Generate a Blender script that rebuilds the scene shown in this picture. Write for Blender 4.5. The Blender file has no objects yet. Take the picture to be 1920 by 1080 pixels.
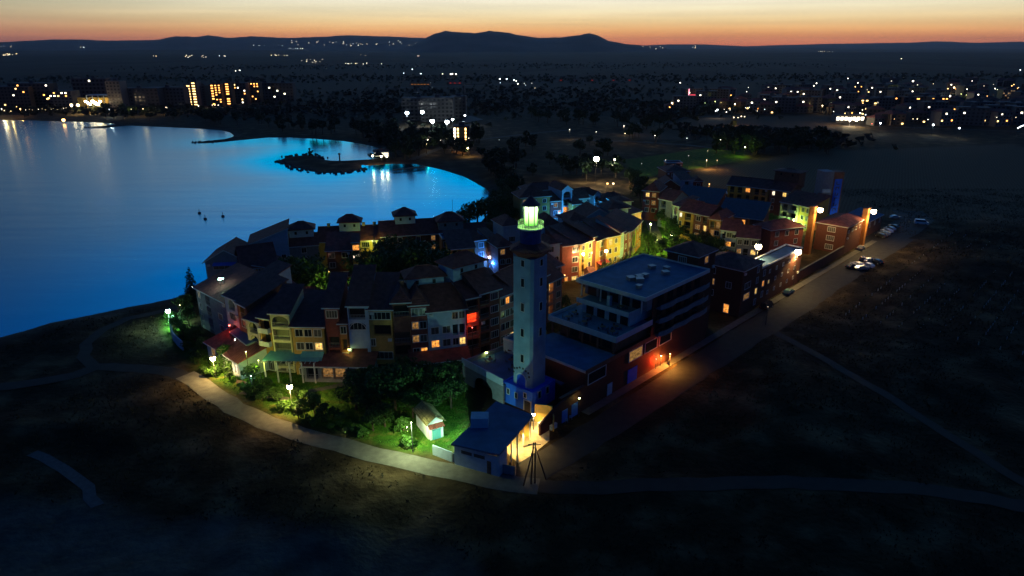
import bpy, math, random
import numpy as np
from mathutils import Vector, Matrix
random.seed(7); np.random.seed(7)
rnd = random.uniform
scene = bpy.context.scene
C = scene.collection

# ------------------------------------------------------------ camera, sky, exposure
CAM_H = 66.0
PITCH = math.atan(455 / 1280)
cam_d = bpy.data.cameras.new('camera'); cam = bpy.data.objects.new('camera', cam_d); C.objects.link(cam)
cam_d.sensor_width = 36; cam_d.lens = 24; cam_d.clip_start = 1; cam_d.clip_end = 60000
cam.location = (0, 0, CAM_H); cam.rotation_euler = (math.pi / 2 - PITCH, 0, 0)
scene.camera = cam
scene.view_settings.view_transform = 'Standard'; scene.view_settings.look = 'None'
scene.view_settings.exposure = 0; scene.view_settings.gamma = 1
scene.render.engine = 'CYCLES'
scene.cycles.use_denoising = True
scene.cycles.max_bounces = 5; scene.cycles.diffuse_bounces = 2; scene.cycles.glossy_bounces = 3
scene.cycles.sample_clamp_indirect = 3.0

world = bpy.data.worlds.new('World'); scene.world = world; world.use_nodes = True
wn = world.node_tree.nodes; wl = world.node_tree.links
bg = wn['Background']
tc = wn.new('ShaderNodeTexCoord'); sep = wn.new('ShaderNodeSeparateXYZ'); wl.new(tc.outputs['Generated'], sep.inputs[0])
def wramp(stops):
    r = wn.new('ShaderNodeValToRGB'); e = r.color_ramp.elements
    while len(e) > 1: e.remove(e[-1])
    e[0].position = stops[0][0]; e[0].color = (*stops[0][1], 1)
    for p, c in stops[1:]:
        x = e.new(p); x.color = (*c, 1)
    wl.new(sep.outputs['Z'], r.inputs[0]); return r
# dusk after-glow: elevation gradient towards the set sun and away from it
glow = wramp([(0, (1.0, .25, .07)), (.010, (1.06, .37, .11)), (.020, (1.05, .54, .19)), (.032, (1.0, .73, .36)), (.046, (1.0, .88, .58)), (.062, (.96, .91, .74)),
              (.09, (.72, .80, .80)), (.14, (.32, .56, .76)), (.14, (.42, .68, .90)), (.25, (.055, .26, .60)), (1, (.001, .016, .10))])
dusk = wramp([(0, (.40, .13, .09)), (.010, (.56, .21, .12)), (.020, (.56, .29, .17)), (.034, (.50, .38, .23)), (.050, (.45, .43, .28)), (.066, (.40, .44, .33)),
              (.09, (.14, .23, .28)), (.14, (.05, .13, .24)), (.25, (.014, .065, .18)), (.5, (.005, .04, .17)), (1, (.001, .016, .10))])
east = wramp([(0, (.004, .024, .085)), (.15, (.003, .034, .145)), (.5, (.002, .020, .10)), (1, (.001, .016, .10))])
nrm = wn.new('ShaderNodeVectorMath'); nrm.operation = 'MULTIPLY'; nrm.inputs[1].default_value = (1, 1, 0); wl.new(tc.outputs['Generated'], nrm.inputs[0])
nr2 = wn.new('ShaderNodeVectorMath'); nr2.operation = 'NORMALIZE'; wl.new(nrm.outputs[0], nr2.inputs[0])
dot = wn.new('ShaderNodeVectorMath'); dot.operation = 'DOT_PRODUCT'; wl.new(nr2.outputs[0], dot.inputs[0])
saz = math.radians(7); dot.inputs[1].default_value = (math.sin(saz), math.cos(saz), 0)
def wmap(lo, hi):
    m = wn.new('ShaderNodeMapRange'); m.interpolation_type = 'SMOOTHSTEP'
    m.inputs['From Min'].default_value = lo; m.inputs['From Max'].default_value = hi
    wl.new(dot.outputs['Value'], m.inputs['Value']); return m
m1 = wmap(.66, 1.0); m2 = wmap(-.5, .70)
mxa = wn.new('ShaderNodeMixRGB'); wl.new(m1.outputs[0], mxa.inputs[0]); wl.new(dusk.outputs[0], mxa.inputs[1]); wl.new(glow.outputs[0], mxa.inputs[2])
mxb = wn.new('ShaderNodeMixRGB'); wl.new(m2.outputs[0], mxb.inputs[0]); wl.new(east.outputs[0], mxb.inputs[1]); wl.new(mxa.outputs[0], mxb.inputs[2])
# faint stretched high cloud streaks in the glow
mp = wn.new('ShaderNodeMapping'); mp.inputs['Scale'].default_value = (2, 2, 60); wl.new(tc.outputs['Generated'], mp.inputs[0])
cn = wn.new('ShaderNodeTexNoise'); cn.inputs['Scale'].default_value = 1.6; cn.inputs['Detail'].default_value = 3; wl.new(mp.outputs[0], cn.inputs['Vector'])
cm = wn.new('ShaderNodeMapRange'); cm.inputs['From Min'].default_value = .3; cm.inputs['From Max'].default_value = .75
cm.inputs['To Min'].default_value = .89; cm.inputs['To Max'].default_value = 1.08; wl.new(cn.outputs[0], cm.inputs['Value'])
mul = wn.new('ShaderNodeVectorMath'); mul.operation = 'SCALE'; wl.new(mxb.outputs[0], mul.inputs[0]); wl.new(cm.outputs[0], mul.inputs['Scale'])
wl.new(mul.outputs[0], bg.inputs['Color']); bg.inputs['Strength'].default_value = 1.05

# ------------------------------------------------------------ places: the survey of the site (photo point -> point at height z)
cp, sp = math.cos(PITCH), math.sin(PITCH)
def G(x, y, z=0.0):
    u = (x - 960) / 1280; v = (540 - y) / 1280
    t = (z - CAM_H) / (-sp + v * cp)
    return Vector((u * t, (cp + v * sp) * t, z))
def AT(x, y, d):                         # point at ground distance d (for far hills)
    u = (x - 960) / 1280; v = (540 - y) / 1280
    t = d / (cp + v * sp)
    return Vector((u * t, d, CAM_H + (-sp + v * cp) * t))
def top_z(p, ytop):                      # height above ground point p whose top is seen at row ytop
    v = (540 - ytop) / 1280
    return CAM_H + (-sp + v * cp) * p.y / (cp + v * sp)
HO = Vector((11.6, 113.5, 0)); HL = Vector((-.724, .69, 0)); HR = Vector((.69, .724, 0))
def RD(la, lb, z=0): return HO + HL * la + HR * lb + Vector((0, 0, z))    # along the street front: la inwards, lb along

# ------------------------------------------------------------ materials
MATS = {}
def mat(name, col, rough=.8, noise=.25, scale=1.2, metal=0, bump=0, bscale=8, spec=.3, tr=None):
    if name in MATS: return MATS[name]
    m = bpy.data.materials.new(name); m.use_nodes = True; n = m.node_tree.nodes; l = m.node_tree.links
    b = n['Principled BSDF']; b.inputs['Roughness'].default_value = rough; b.inputs['Metallic'].default_value = metal
    b.inputs['Specular IOR Level'].default_value = spec
    t = n.new('ShaderNodeTexCoord')
    if noise:
        k = n.new('ShaderNodeTexNoise'); k.inputs['Scale'].default_value = scale; k.inputs['Detail'].default_value = 6; l.new(t.outputs['Object'], k.inputs['Vector'])
        r = n.new('ShaderNodeMapRange'); r.inputs['From Min'].default_value = .3; r.inputs['From Max'].default_value = .7
        r.inputs['To Min'].default_value = 1 - noise; r.inputs['To Max'].default_value = 1 + noise; l.new(k.outputs[0], r.inputs['Value'])
        v = n.new('ShaderNodeVectorMath'); v.operation = 'SCALE'; v.inputs[0].default_value = col; l.new(r.outputs[0], v.inputs['Scale']); l.new(v.outputs[0], b.inputs['Base Color'])
    else: b.inputs['Base Color'].default_value = (*col, 1)
    if bump:
        k2 = n.new('ShaderNodeTexNoise'); k2.inputs['Scale'].default_value = bscale; k2.inputs['Detail'].default_value = 4; l.new(t.outputs['Object'], k2.inputs['Vector'])
        bp = n.new('ShaderNodeBump'); bp.inputs['Strength'].default_value = bump; bp.inputs['Distance'].default_value = .1; l.new(k2.outputs[0], bp.inputs['Height']); l.new(bp.outputs[0], b.inputs['Normal'])
    MATS[name] = m; return m
def emis(name, col, s, var=0, sample=True, scale=2.0):
    if name in MATS: return MATS[name]
    m = bpy.data.materials.new(name); m.use_nodes = True; n = m.node_tree.nodes; l = m.node_tree.links
    n.remove(n['Principled BSDF']); e = n.new('ShaderNodeEmission'); e.inputs[0].default_value = (*col, 1); e.inputs[1].default_value = s
    if var:
        t = n.new('ShaderNodeTexCoord'); k = n.new('ShaderNodeTexNoise'); k.inputs['Scale'].default_value = scale; l.new(t.outputs['Object'], k.inputs['Vector'])
        r = n.new('ShaderNodeMapRange'); r.inputs['From Min'].default_value = .35; r.inputs['From Max'].default_value = .65
        r.inputs['To Min'].default_value = s * (1 - var); r.inputs['To Max'].default_value = s * (1 + var); l.new(k.outputs[0], r.inputs['Value']); l.new(r.outputs[0], e.inputs[1])
    l.new(e.outputs[0], n['Material Output'].inputs[0])
    if not sample: m.cycles.emission_sampling = 'NONE'
    MATS[name] = m; return m
def brickmat(name, c1, c2, mortar):
    m = mat(name, c1); n = m.node_tree.nodes; l = m.node_tree.links; b = n['Principled BSDF']
    for k in list(b.inputs['Base Color'].links): l.remove(k)
    t = n.new('ShaderNodeTexCoord'); s = n.new('ShaderNodeSeparateXYZ'); l.new(t.outputs['Object'], s.inputs[0])
    ad = n.new('ShaderNodeMath'); l.new(s.outputs[0], ad.inputs[0]); l.new(s.outputs[1], ad.inputs[1])
    cb = n.new('ShaderNodeCombineXYZ'); l.new(ad.outputs[0], cb.inputs[0]); l.new(s.outputs[2], cb.inputs[1])
    bk = n.new('ShaderNodeTexBrick'); bk.inputs['Scale'].default_value = 1.6; l.new(cb.outputs[0], bk.inputs['Vector'])
    bk.inputs['Color1'].default_value = (*c1, 1); bk.inputs['Color2'].default_value = (*c2, 1); bk.inputs['Mortar'].default_value = (*mortar, 1)
    l.new(bk.outputs[0], b.inputs['Base Color']); return m
def tilemat(name, col):
    m = mat(name, col, rough=.75, noise=.35, scale=.9); n = m.node_tree.nodes; l = m.node_tree.links; b = n['Principled BSDF']
    t = n.new('ShaderNodeTexCoord'); w = n.new('ShaderNodeTexWave'); w.inputs['Scale'].default_value = 1.3; w.inputs['Distortion'].default_value = .4
    w.bands_direction = 'X'; l.new(t.outputs['Object'], w.inputs['Vector'])
    mv = n.new('ShaderNodeMixRGB'); mv.blend_type = 'MULTIPLY'; mv.inputs[0].default_value = 1; src_ = b.inputs['Base Color'].links[0].from_socket; l.new(src_, mv.inputs[1])
    rw = n.new('ShaderNodeValToRGB'); rw.color_ramp.elements[0].color = (.55, .55, .55, 1); rw.color_ramp.elements[1].color = (1.35, 1.3, 1.25, 1); l.new(w.outputs['Fac'], rw.inputs[0]); l.new(rw.outputs[0], mv.inputs[2]); l.new(mv.outputs[0], b.inputs['Base Color'])
    w2 = n.new('ShaderNodeTexWave'); w2.bands_direction = 'Y'; w2.inputs['Scale'].default_value = 1.0; w2.inputs['Distortion'].default_value = .6; l.new(t.outputs['Object'], w2.inputs['Vector'])
    a = n.new('ShaderNodeMath'); l.new(w.outputs['Fac'], a.inputs[0]); l.new(w2.outputs['Fac'], a.inputs[1])
    bp = n.new('ShaderNodeBump'); bp.inputs['Strength'].default_value = .9; bp.inputs['Distance'].default_value = .2; l.new(a.outputs[0], bp.inputs['Height']); l.new(bp.outputs[0], b.inputs['Normal'])
    return m
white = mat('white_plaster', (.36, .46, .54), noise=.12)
cream = mat('cream_plaster', (.55, .47, .30), noise=.15)
ochre = mat('ochre_plaster', (.48, .27, .07), noise=.18)
orange = mat('orange_plaster', (.50, .20, .05), noise=.15)
yellow = mat('yellow_plaster', (.60, .42, .10), noise=.12)
pink = mat('pink_plaster', (.50, .25, .20), noise=.15)
brown = mat('brown_plaster', (.20, .085, .05), noise=.2)
grey = mat('grey_plaster', (.20, .22, .24), noise=.15)
lime = mat('lime_plaster', (.45, .48, .10), noise=.12)
maroon = mat('maroon_plaster', (.23, .055, .04), noise=.2)
brick = brickmat('red_brick', (.12, .032, .018), (.09, .024, .014), (.10, .06, .045))
bluep = mat('blue_plaster', (.02, .13, .72), noise=.1)
tile = tilemat('roof_tiles', (.30, .085, .06))
tile2 = tilemat('dark_roof_tiles', (.25, .075, .065))
yroof = tilemat('pale_roof_tiles', (.42, .34, .14))
slab = mat('flat_roof_membrane', (.06, .13, .22), noise=.2, scale=.5)
blueglass = mat('glazed_roof', (.018, .035, .065), rough=.5, noise=.3, spec=.4)
glass = mat('dark_glass', (.015, .02, .025), rough=.15, noise=0, spec=.5)
trim = mat('pale_trim', (.60, .58, .55), noise=.1)
rail = mat('metal_rail', (.30, .30, .30), rough=.5, noise=.1, metal=.5)
dark = mat('dark_metal', (.05, .05, .055), rough=.6, noise=.2)
wood = mat('weathered_wood', (.14, .09, .055), noise=.3)
asphalt = mat('asphalt', (.024, .022, .02), noise=.3, scale=.6, bump=.2)
concrete = mat('concrete', (.105, .098, .082), noise=.22, scale=.8)
dirt = mat('packed_dirt', (.024, .019, .014), noise=.35, scale=.4)
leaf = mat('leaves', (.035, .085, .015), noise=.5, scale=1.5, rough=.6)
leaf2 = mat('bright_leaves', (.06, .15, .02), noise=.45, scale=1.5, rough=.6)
leafd = mat('conifer_needles', (.015, .04, .015), noise=.4, scale=1.5, rough=.7)
bark = mat('bark', (.09, .06, .04), noise=.3)
awn_t = mat('teal_canvas', (.12, .38, .38), noise=.12)
awn_r = mat('red_canvas', (.45, .06, .04), noise=.12)
awn_b = mat('blue_canvas', (.08, .20, .60), noise=.1)
solar = mat('blue_panel', (.04, .10, .35), rough=.35, noise=.15, spec=.6)
LIT = {'1': emis('lit_pane_yellow', (1, .62, .16), 1.1, .6), '2': emis('lit_pane_orange', (1, .36, .06), 1.1, .6), '3': emis('lit_pane_white', (1, .85, .6), 1.6, .5),
       '4': emis('lit_pane_red', (1, .05, .01), 1.6, .5), '5': emis('lit_pane_dim', (1, .5, .15), .22, .8), '6': emis('lit_pane_blue', (.03, .25, 1), 1.6, .3), '7': emis('lit_pane_lime', (.75, .8, .15), .7, .5)}

# ------------------------------------------------------------ mesh helpers
class MB:
    def __init__(s): s.v = []; s.f = []
    def quad(s, *p):
        i = len(s.v); s.v += [tuple(q) for q in p]; s.f.append(tuple(range(i, i + len(p))))
    def box(s, x0, x1, y0, y1, z0, z1, M=None):
        P = [(x, y, z) for z in (z0, z1) for x, y in ((x0, y0), (x1, y0), (x1, y1), (x0, y1))]
        if M: P = [tuple(M @ Vector(p)) for p in P]
        i = len(s.v); s.v += P
        s.f += [tuple(i + k for k in q) for q in ((3, 2, 1, 0), (4, 5, 6, 7), (0, 1, 5, 4), (1, 2, 6, 5), (2, 3, 7, 6), (3, 0, 4, 7))]; return s
    def bar(s, a, b, r, n=6, r2=None):
        a = Vector(a); b = Vector(b); d = (b - a).normalized(); u = d.orthogonal().normalized(); w = d.cross(u); r2 = r if r2 is None else r2
        i = len(s.v)
        for k in range(n):
            t = 2 * math.pi * k / n; o = u * math.cos(t) + w * math.sin(t)
            s.v.append(tuple(a + o * r)); s.v.append(tuple(b + o * r2))
        for k in range(n):
            j = (k + 1) % n; s.f.append((i + 2 * k, i + 2 * j, i + 2 * j + 1, i + 2 * k + 1))
        s.f.append(tuple(i + 2 * k for k in range(n))[::-1]); s.f.append(tuple(i + 2 * k + 1 for k in range(n))); return s
    def lathe(s, prof, n=8, rot=0, c=(0, 0)):
        i = len(s.v); m = len(prof)
        for k in range(n):
            t = 2 * math.pi * k / n + rot
            for r, z in prof: s.v.append((c[0] + r * math.cos(t), c[1] + r * math.sin(t), z))
        for k in range(n):
            j = (k + 1) % n
            for q in range(m - 1): s.f.append((i + k * m + q, i + j * m + q, i + j * m + q + 1, i + k * m + q + 1))
        s.f.append(tuple(i + k * m for k in range(n))[::-1]); s.f.append(tuple(i + k * m + m - 1 for k in range(n))); return s
    def prism(s, pts, z0, z1):
        n = len(pts); i = len(s.v)
        s.v += [(p[0], p[1], z0) for p in pts] + [(p[0], p[1], z1) for p in pts]
        s.f.append(tuple(range(i, i + n))[::-1]); s.f.append(tuple(range(i + n, i + 2 * n)))
        for k in range(n): j = (k + 1) % n; s.f.append((i + k, i + j, i + n + j, i + n + k))
        return s
    def mesh(s, name):
        m = bpy.data.meshes.new(name); m.from_pydata(s.v, [], s.f); m.update(); return m
def obj(name, mb, m, parent=None, loc=None, rz=0, smooth=False):
    me = mb.mesh(name) if isinstance(mb, MB) else mb
    if m and not me.materials: me.materials.append(m)
    if smooth:
        for p in me.polygons: p.use_smooth = True
    o = bpy.data.objects.new(name, me); C.objects.link(o)
    if parent: o.parent = parent
    if loc is not None: o.location = loc
    if rz: o.rotation_euler[2] = rz
    return o
def thing(name, label, cat, loc=(0, 0, 0), rz=0, group=None):
    o = bpy.data.objects.new(name, None); C.objects.link(o); o.location = loc; o.rotation_euler = (0, 0, rz)
    o.empty_display_size = .5; o['label'] = label; o['category'] = cat
    if group: o['group'] = group
    return o
def tag(o, label, cat, group=None):
    o['label'] = label; o['category'] = cat
    if group: o['group'] = group
    return o
def struct(o): o['kind'] = 'structure'; return o
def stuff(o, label=None, cat=None):
    o['kind'] = 'stuff'
    if label: o['label'] = label; o['category'] = cat
    return o
def dup(root, loc, rz=0, sc=1, label=None, group=None, keep=None):
    def cpy(o, par):
        c = o.copy(); C.objects.link(c); c.parent = par
        for ch in list(o.children):
            if keep is None or keep(ch): cpy(ch, c)
        return c
    r = cpy(root, None); r.location = loc; r.rotation_euler = (0, 0, rz); r.scale = (sc, sc, sc) if not hasattr(sc, '__len__') else sc
    if label: r['label'] = label
    if group: r['group'] = group
    return r

# ------------------------------------------------------------ terrain
coast_px = [(-900, 790), (-300, 665), (0, 625), (50, 612), (90, 600), (130, 592), (160, 586), (205, 577), (245, 568), (290, 560), (330, 552), (352, 545), (375, 536), (430, 520),
            (500, 500), (600, 480), (700, 466), (800, 448), (868, 428), (895, 415), (911, 398), (918, 381), (925, 373), (923, 366), (907, 352), (886, 340), (868, 330),
            (830, 318), (806, 312), (775, 306), (732, 306), (706, 308), (700, 309), (679, 308), (684, 315), (669, 319), (641, 323), (604, 323), (579, 320), (547, 311), (528, 304), (519, 299),
            (532, 294), (547, 291), (579, 288), (591, 289), (604, 292), (608, 297), (625, 299), (645, 299), (700, 296), (716, 292), (722, 284), (706, 276), (690, 271), (672, 268), (640, 263), (600, 260), (580, 258.5), (548, 257), (500, 257),
            (447, 262), (410, 266), (375, 268), (361, 266), (380, 263), (420, 259), (437, 254), (428, 247), (412, 243), (370, 240), (300, 237), (240, 234.5), (195, 239), (163, 239), (185, 235.5), (215, 232),
            (205, 230), (150, 227.5), (100, 226.5), (40, 224.5), (0, 223.5), (-300, 221), (-900, 216)]
coast = np.array([[G(x, y).x, G(x, y).y] for x, y in coast_px])
def inside(px, py, poly):
    r = np.zeros(px.shape, bool); n = len(poly)
    for i in range(n):
        x1, y1 = poly[i]; x2, y2 = poly[(i + 1) % n]
        c = ((y1 > py) != (y2 > py)) & (px < (x2 - x1) * (py - y1) / (y2 - y1 + 1e-12) + x1); r ^= c
    return r
def dist(px, py, poly, closed=True):
    d = np.full(px.shape, 1e9); n = len(poly)
    for i in range(n if closed else n - 1):
        x1, y1 = poly[i]; x2, y2 = poly[(i + 1) % n]; dx, dy = x2 - x1, y2 - y1
        t = np.clip(((px - x1) * dx + (py - y1) * dy) / (dx * dx + dy * dy + 1e-9), 0, 1)
        d = np.minimum(d, np.hypot(px - x1 - t * dx, py - y1 - t * dy))
    return d
def vnoise(x, y, s, seed=0):
    x = x / s; y = y / s; xi = np.floor(x).astype(np.int64); yi = np.floor(y).astype(np.int64); fx = x - xi; fy = y - yi
    fx = fx * fx * (3 - 2 * fx); fy = fy * fy * (3 - 2 * fy)
    def h(a, b):
        k = (a * 374761393 + b * 668265263 + seed * 1442695041) & 0x7fffffff; k = ((k ^ (k >> 13)) * 1274126177) & 0x7fffffff
        return ((k ^ (k >> 16)) & 0xffff) / 65535.0
    return (h(xi, yi) * (1 - fx) + h(xi + 1, yi) * fx) * (1 - fy) + (h(xi, yi + 1) * (1 - fx) + h(xi + 1, yi + 1) * fx) * fy
def poly(pts, z=0): return np.array([[G(x, y, z).x, G(x, y, z).y] for x, y in pts])
flat_zone = poly([(340, 560), (300, 640), (380, 740), (560, 840), (820, 905), (1000, 945), (1330, 700), (1720, 470), (1900, 330), (1500, 230), (900, 225), (760, 260), (930, 350), (930, 400), (600, 470)])
trk1 = [(-300, 800), (-80, 735), (60, 718), (140, 703), (180, 688), (260, 690), (330, 700), (380, 722), (440, 765), (500, 793), (560, 812), (700, 852), (850, 886), (960, 908), (1080, 916), (1250, 908), (1480, 905), (1700, 915), (1850, 935), (2100, 985)]
trk2 = [(340, 575), (285, 588), (240, 598), (195, 618), (163, 645), (158, 668), (180, 690)]
trk3 = [(1440, 615), (1520, 660), (1600, 705), (1700, 765), (1800, 830), (1960, 930)]
trk4 = [(60, 850), (120, 880), (165, 915), (180, 950)]
def hgt(x, y):
    x = np.asarray(x, float); y = np.asarray(y, float)
    fz = inside(x, y, flat_zone); fd = np.where(fz, 0, np.clip(dist(x, y, flat_zone) / 14, 0, 1)); fd = fd * fd * (3 - 2 * fd)
    bum = (vnoise(x, y, 26, 1) - .5) * 3.2 + (vnoise(x, y, 9, 2) - .5) * 1.1 + (vnoise(x, y, 3.5, 3) - .5) * .5
    near = np.clip((320 - y) / 80, 0, 1)
    for t in TRK:
        dd = dist(x, y, t, False); fd = fd * np.clip((dd - 2.0) / 6, 0.0, 1)
    far = np.clip((y - 1500) / 3000, 0, 1) * (vnoise(x, y, 1300, 5) - .45) * 38
    return bum * fd * near + far
TRK = [poly(t) for t in (trk1, trk2, trk3, trk4)]
def full_height(x, y):
    s = inside(x, y, coast); d = dist(x, y, coast)
    base = hgt(x, y)
    land = np.where(s, 0, np.minimum(1, d / 5))
    return np.where(s, -.8 - np.minimum(d * .15, 4), np.maximum(-.75 + .75 * land + base * np.clip(d / 14, 0, 1), np.where(d > 4, -.3, -.75))), s, d
def fan(y0, y1, k, u0, u1, nu):
    n = int(math.log(y1 / y0) / k) + 1
    Y = y0 * np.exp(np.linspace(0, math.log(y1 / y0), n)); U = np.linspace(u0, u1, nu)
    YY, UU = np.meshgrid(Y, U, indexing='ij'); XX = UU * (YY + 60)
    return XX, YY, n
def gridmesh(name, X, Y, Z, keep=None):
    n, m = X.shape; co = np.stack([X, Y, Z], -1).reshape(-1, 3)
    idx = np.arange(n * m).reshape(n, m)
    q = np.stack([idx[:-1, :-1], idx[:-1, 1:], idx[1:, 1:], idx[1:, :-1]], -1).reshape(-1, 4)
    if keep is not None:
        kk = keep.reshape(-1)[q].any(1); q = q[kk]
    me = bpy.data.meshes.new(name); me.vertices.add(len(co)); me.vertices.foreach_set('co', co.ravel().astype(np.float32))
    me.loops.add(q.size); me.loops.foreach_set('vertex_index', q.ravel().astype(np.int32))
    me.polygons.add(len(q)); me.polygons.foreach_set('loop_start', np.arange(0, q.size, 4, dtype=np.int32)); me.polygons.foreach_set('loop_total', np.full(len(q), 4, np.int32))
    me.update(calc_edges=True); me.polygons.foreach_set('use_smooth', np.ones(len(q), bool)); return me
X, Y, nr = fan(8, 26000, .0135, -1.25, 1.25, 440)
Z, sea_in, cd = full_height(X, Y)
me = gridmesh('ground', X, Y, Z)
sand_poly = poly([(-400, 900), (60, 945), (180, 940), (300, 985), (420, 965), (560, 1010), (700, 1000), (860, 1035), (900, 1090), (1000, 1200), (600, 1400), (-600, 1500)])
lawns = [poly(p) for p in ([(330, 590), (300, 590), (318, 640), (370, 690), (440, 735), (520, 775), (640, 812), (760, 845), (840, 850), (880, 800), (880, 700), (700, 700), (470, 700), (380, 640)],
                           [(1195, 470), (1210, 400), (1240, 400), (1290, 470), (1280, 500), (1200, 490)], [(1170, 300), (1390, 268), (1400, 300), (1190, 335)])]
brown_f = [poly(p) for p in ([(1310, 320), (1500, 285), (1900, 270), (2100, 330), (2000, 430), (1560, 400), (1310, 345)], [(1180, 250), (1290, 222), (1560, 215), (1570, 240), (1480, 262), (1200, 262)])]
def soft(polys, w):
    r = np.zeros(X.shape)
    for p in polys:
        s = inside(X, Y, p); d = dist(X, Y, p); r = np.maximum(r, np.clip(.5 + np.where(s, d, -d) / w, 0, 1))
    return r
shore = np.clip(1 - cd / 9, 0, 1) * (~sea_in)
sand = np.maximum(soft([sand_poly], 5) * np.clip(.6 + vnoise(X, Y, 7, 9), 0, 1), shore * .8)
col = np.stack([sand, soft(lawns, 3), soft(brown_f, 8), np.ones(X.shape)], -1).reshape(-1, 4).astype(np.float32)
ca = me.color_attributes.new('zones', 'FLOAT_COLOR', 'POINT'); ca.data.foreach_set('color', col.ravel())
gm = bpy.data.materials.new('ground_cover'); gm.use_nodes = True; n = gm.node_tree.nodes; l = gm.node_tree.links; b = n['Principled BSDF']; b.inputs['Roughness'].default_value = .95; b.inputs['Specular IOR Level'].default_value = .1
t = n.new('ShaderNodeTexCoord')
def nz(sc, det=6, vec=None):
    k = n.new('ShaderNodeTexNoise'); k.inputs['Scale'].default_value = sc; k.inputs['Detail'].default_value = det; l.new(vec or t.outputs['Object'], k.inputs['Vector']); return k
def rmp(src, stops):
    r = n.new('ShaderNodeValToRGB'); e = r.color_ramp.elements
    e[0].position = stops[0][0]; e[0].color = (*stops[0][1], 1); e[1].position = stops[-1][0]; e[1].color = (*stops[-1][1], 1)
    for p, c in stops[1:-1]: x = e.new(p); x.color = (*c, 1)
    l.new(src, r.inputs[0]); return r
scrub = rmp(nz(.12, 9).outputs[0], [(.34, (.015, .010, .005)), (.5, (.035, .023, .010)), (.62, (.085, .058, .028)), (.75, (.15, .10, .05))])
mpf = n.new('ShaderNodeMapping'); mpf.inputs['Scale'].default_value = (.004, .0012, 1); mpf.inputs['Rotation'].default_value = (0, 0, .3); l.new(t.outputs['Object'], mpf.inputs[0])
vf = n.new('ShaderNodeTexVoronoi'); vf.inputs['Scale'].default_value = 1.5; l.new(mpf.outputs[0], vf.inputs['Vector'])
fields = rmp(vf.outputs['Color'], [(.2, (.04, .03, .02)), (.5, (.062, .05, .034)), (.8, (.04, .04, .026))])
sepy = n.new('ShaderNodeSeparateXYZ'); l.new(t.outputs['Object'], sepy.inputs[0])
fm = n.new('ShaderNodeMapRange'); fm.inputs['From Min'].default_value = 500; fm.inputs['From Max'].default_value = 1000; l.new(sepy.outputs[1], fm.inputs['Value'])
def mixc(f, a, c):
    m = n.new('ShaderNodeMixRGB'); l.new(f, m.inputs[0])
    l.new(a, m.inputs[1]) if not isinstance(a, tuple) else setattr(m.inputs[1], 'default_value', (*a, 1))
    l.new(c, m.inputs[2]) if not isinstance(c, tuple) else setattr(m.inputs[2], 'default_value', (*c, 1)); return m.outputs[0]
base = mixc(fm.outputs[0], scrub.outputs[0], fields.outputs[0])
at = n.new('ShaderNodeVertexColor'); at.layer_name = 'zones'; sc3 = n.new('ShaderNodeSeparateColor'); l.new(at.outputs[0], sc3.inputs[0])
sandc = rmp(nz(.25, 8).outputs[0], [(.3, (.055, .046, .036)), (.7, (.12, .10, .078))])
lawnc = rmp(nz(.5, 8).outputs[0], [(.35, (.025, .08, .008)), (.52, (.05, .13, .010)), (.7, (.14, .14, .03))])
wv = n.new('ShaderNodeTexWave'); wv.inputs['Scale'].default_value = .22; wv.inputs['Distortion'].default_value = 2; mpw = n.new('ShaderNodeMapping'); mpw.inputs['Rotation'].default_value = (0, 0, .5); l.new(t.outputs['Object'], mpw.inputs[0]); l.new(mpw.outputs[0], wv.inputs['Vector'])
bf = rmp(wv.outputs['Fac'], [(.2, (.13, .072, .038)), (.8, (.165, .095, .05))])
base = mixc(sc3.outputs[2], base, bf.outputs[0]); base = mixc(sc3.outputs[1], base, lawnc.outputs[0]); base = mixc(sc3.outputs[0], base, sandc.outputs[0])
l.new(base, b.inputs['Base Color'])
bp = n.new('ShaderNodeBump'); bp.inputs['Strength'].default_value = .7; bp.inputs['Distance'].default_value = .5; l.new(nz(.9, 8).outputs[0], bp.inputs['Height']); l.new(bp.outputs[0], b.inputs['Normal'])
ground = struct(obj('ground', me, gm))

# sea
xs = np.linspace(-2600, 120, 420); ys = 90 * np.exp(np.linspace(0, math.log(1100 / 90), 330)); SY, SX = np.meshgrid(ys, xs, indexing='ij')
ss = inside(SX, SY, coast); sd = dist(SX, SY, coast)
sm = gridmesh('sea', SX, SY, np.full(SX.shape, -.6), keep=ss | (sd < 25))
shal_line = poly([(215, 575), (330, 540), (480, 490), (700, 455), (868, 420), (915, 385), (925, 366), (890, 345), (830, 320), (780, 312), (690, 312), (620, 328), (540, 312), (516, 299), (560, 286), (600, 265), (480, 262)])
sl = dist(SX, SY, shal_line, False)
ww_ = np.where(SY < 300, 62, 62 - np.clip((SY - 300) / 60, 0, 1) * 36) + np.clip(SY - 400, 0, 200) * .12; sv = np.exp(-(sl / ww_) ** 1.7)
fade = np.clip((vnoise(SX, SY, 60, 21) * .5 + vnoise(SX, SY, 25, 22) * .25 + .6), 0, 1.1); sv = np.clip(sv * fade, 0, 1)
cc = np.stack([sv, sv, sv, np.ones(sv.shape)], -1).reshape(-1, 4).astype(np.float32)
ca = sm.color_attributes.new('shallow', 'FLOAT_COLOR', 'POINT'); ca.data.foreach_set('color', cc.ravel())
wm = bpy.data.materials.new('sea_water'); wm.use_nodes = True; n = wm.node_tree.nodes; l = wm.node_tree.links; b = n['Principled BSDF']
b.inputs['Base Color'].default_value = (.006, .03, .07, 1); b.inputs['Roughness'].default_value = .22; b.inputs['IOR'].default_value = 1.36
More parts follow.
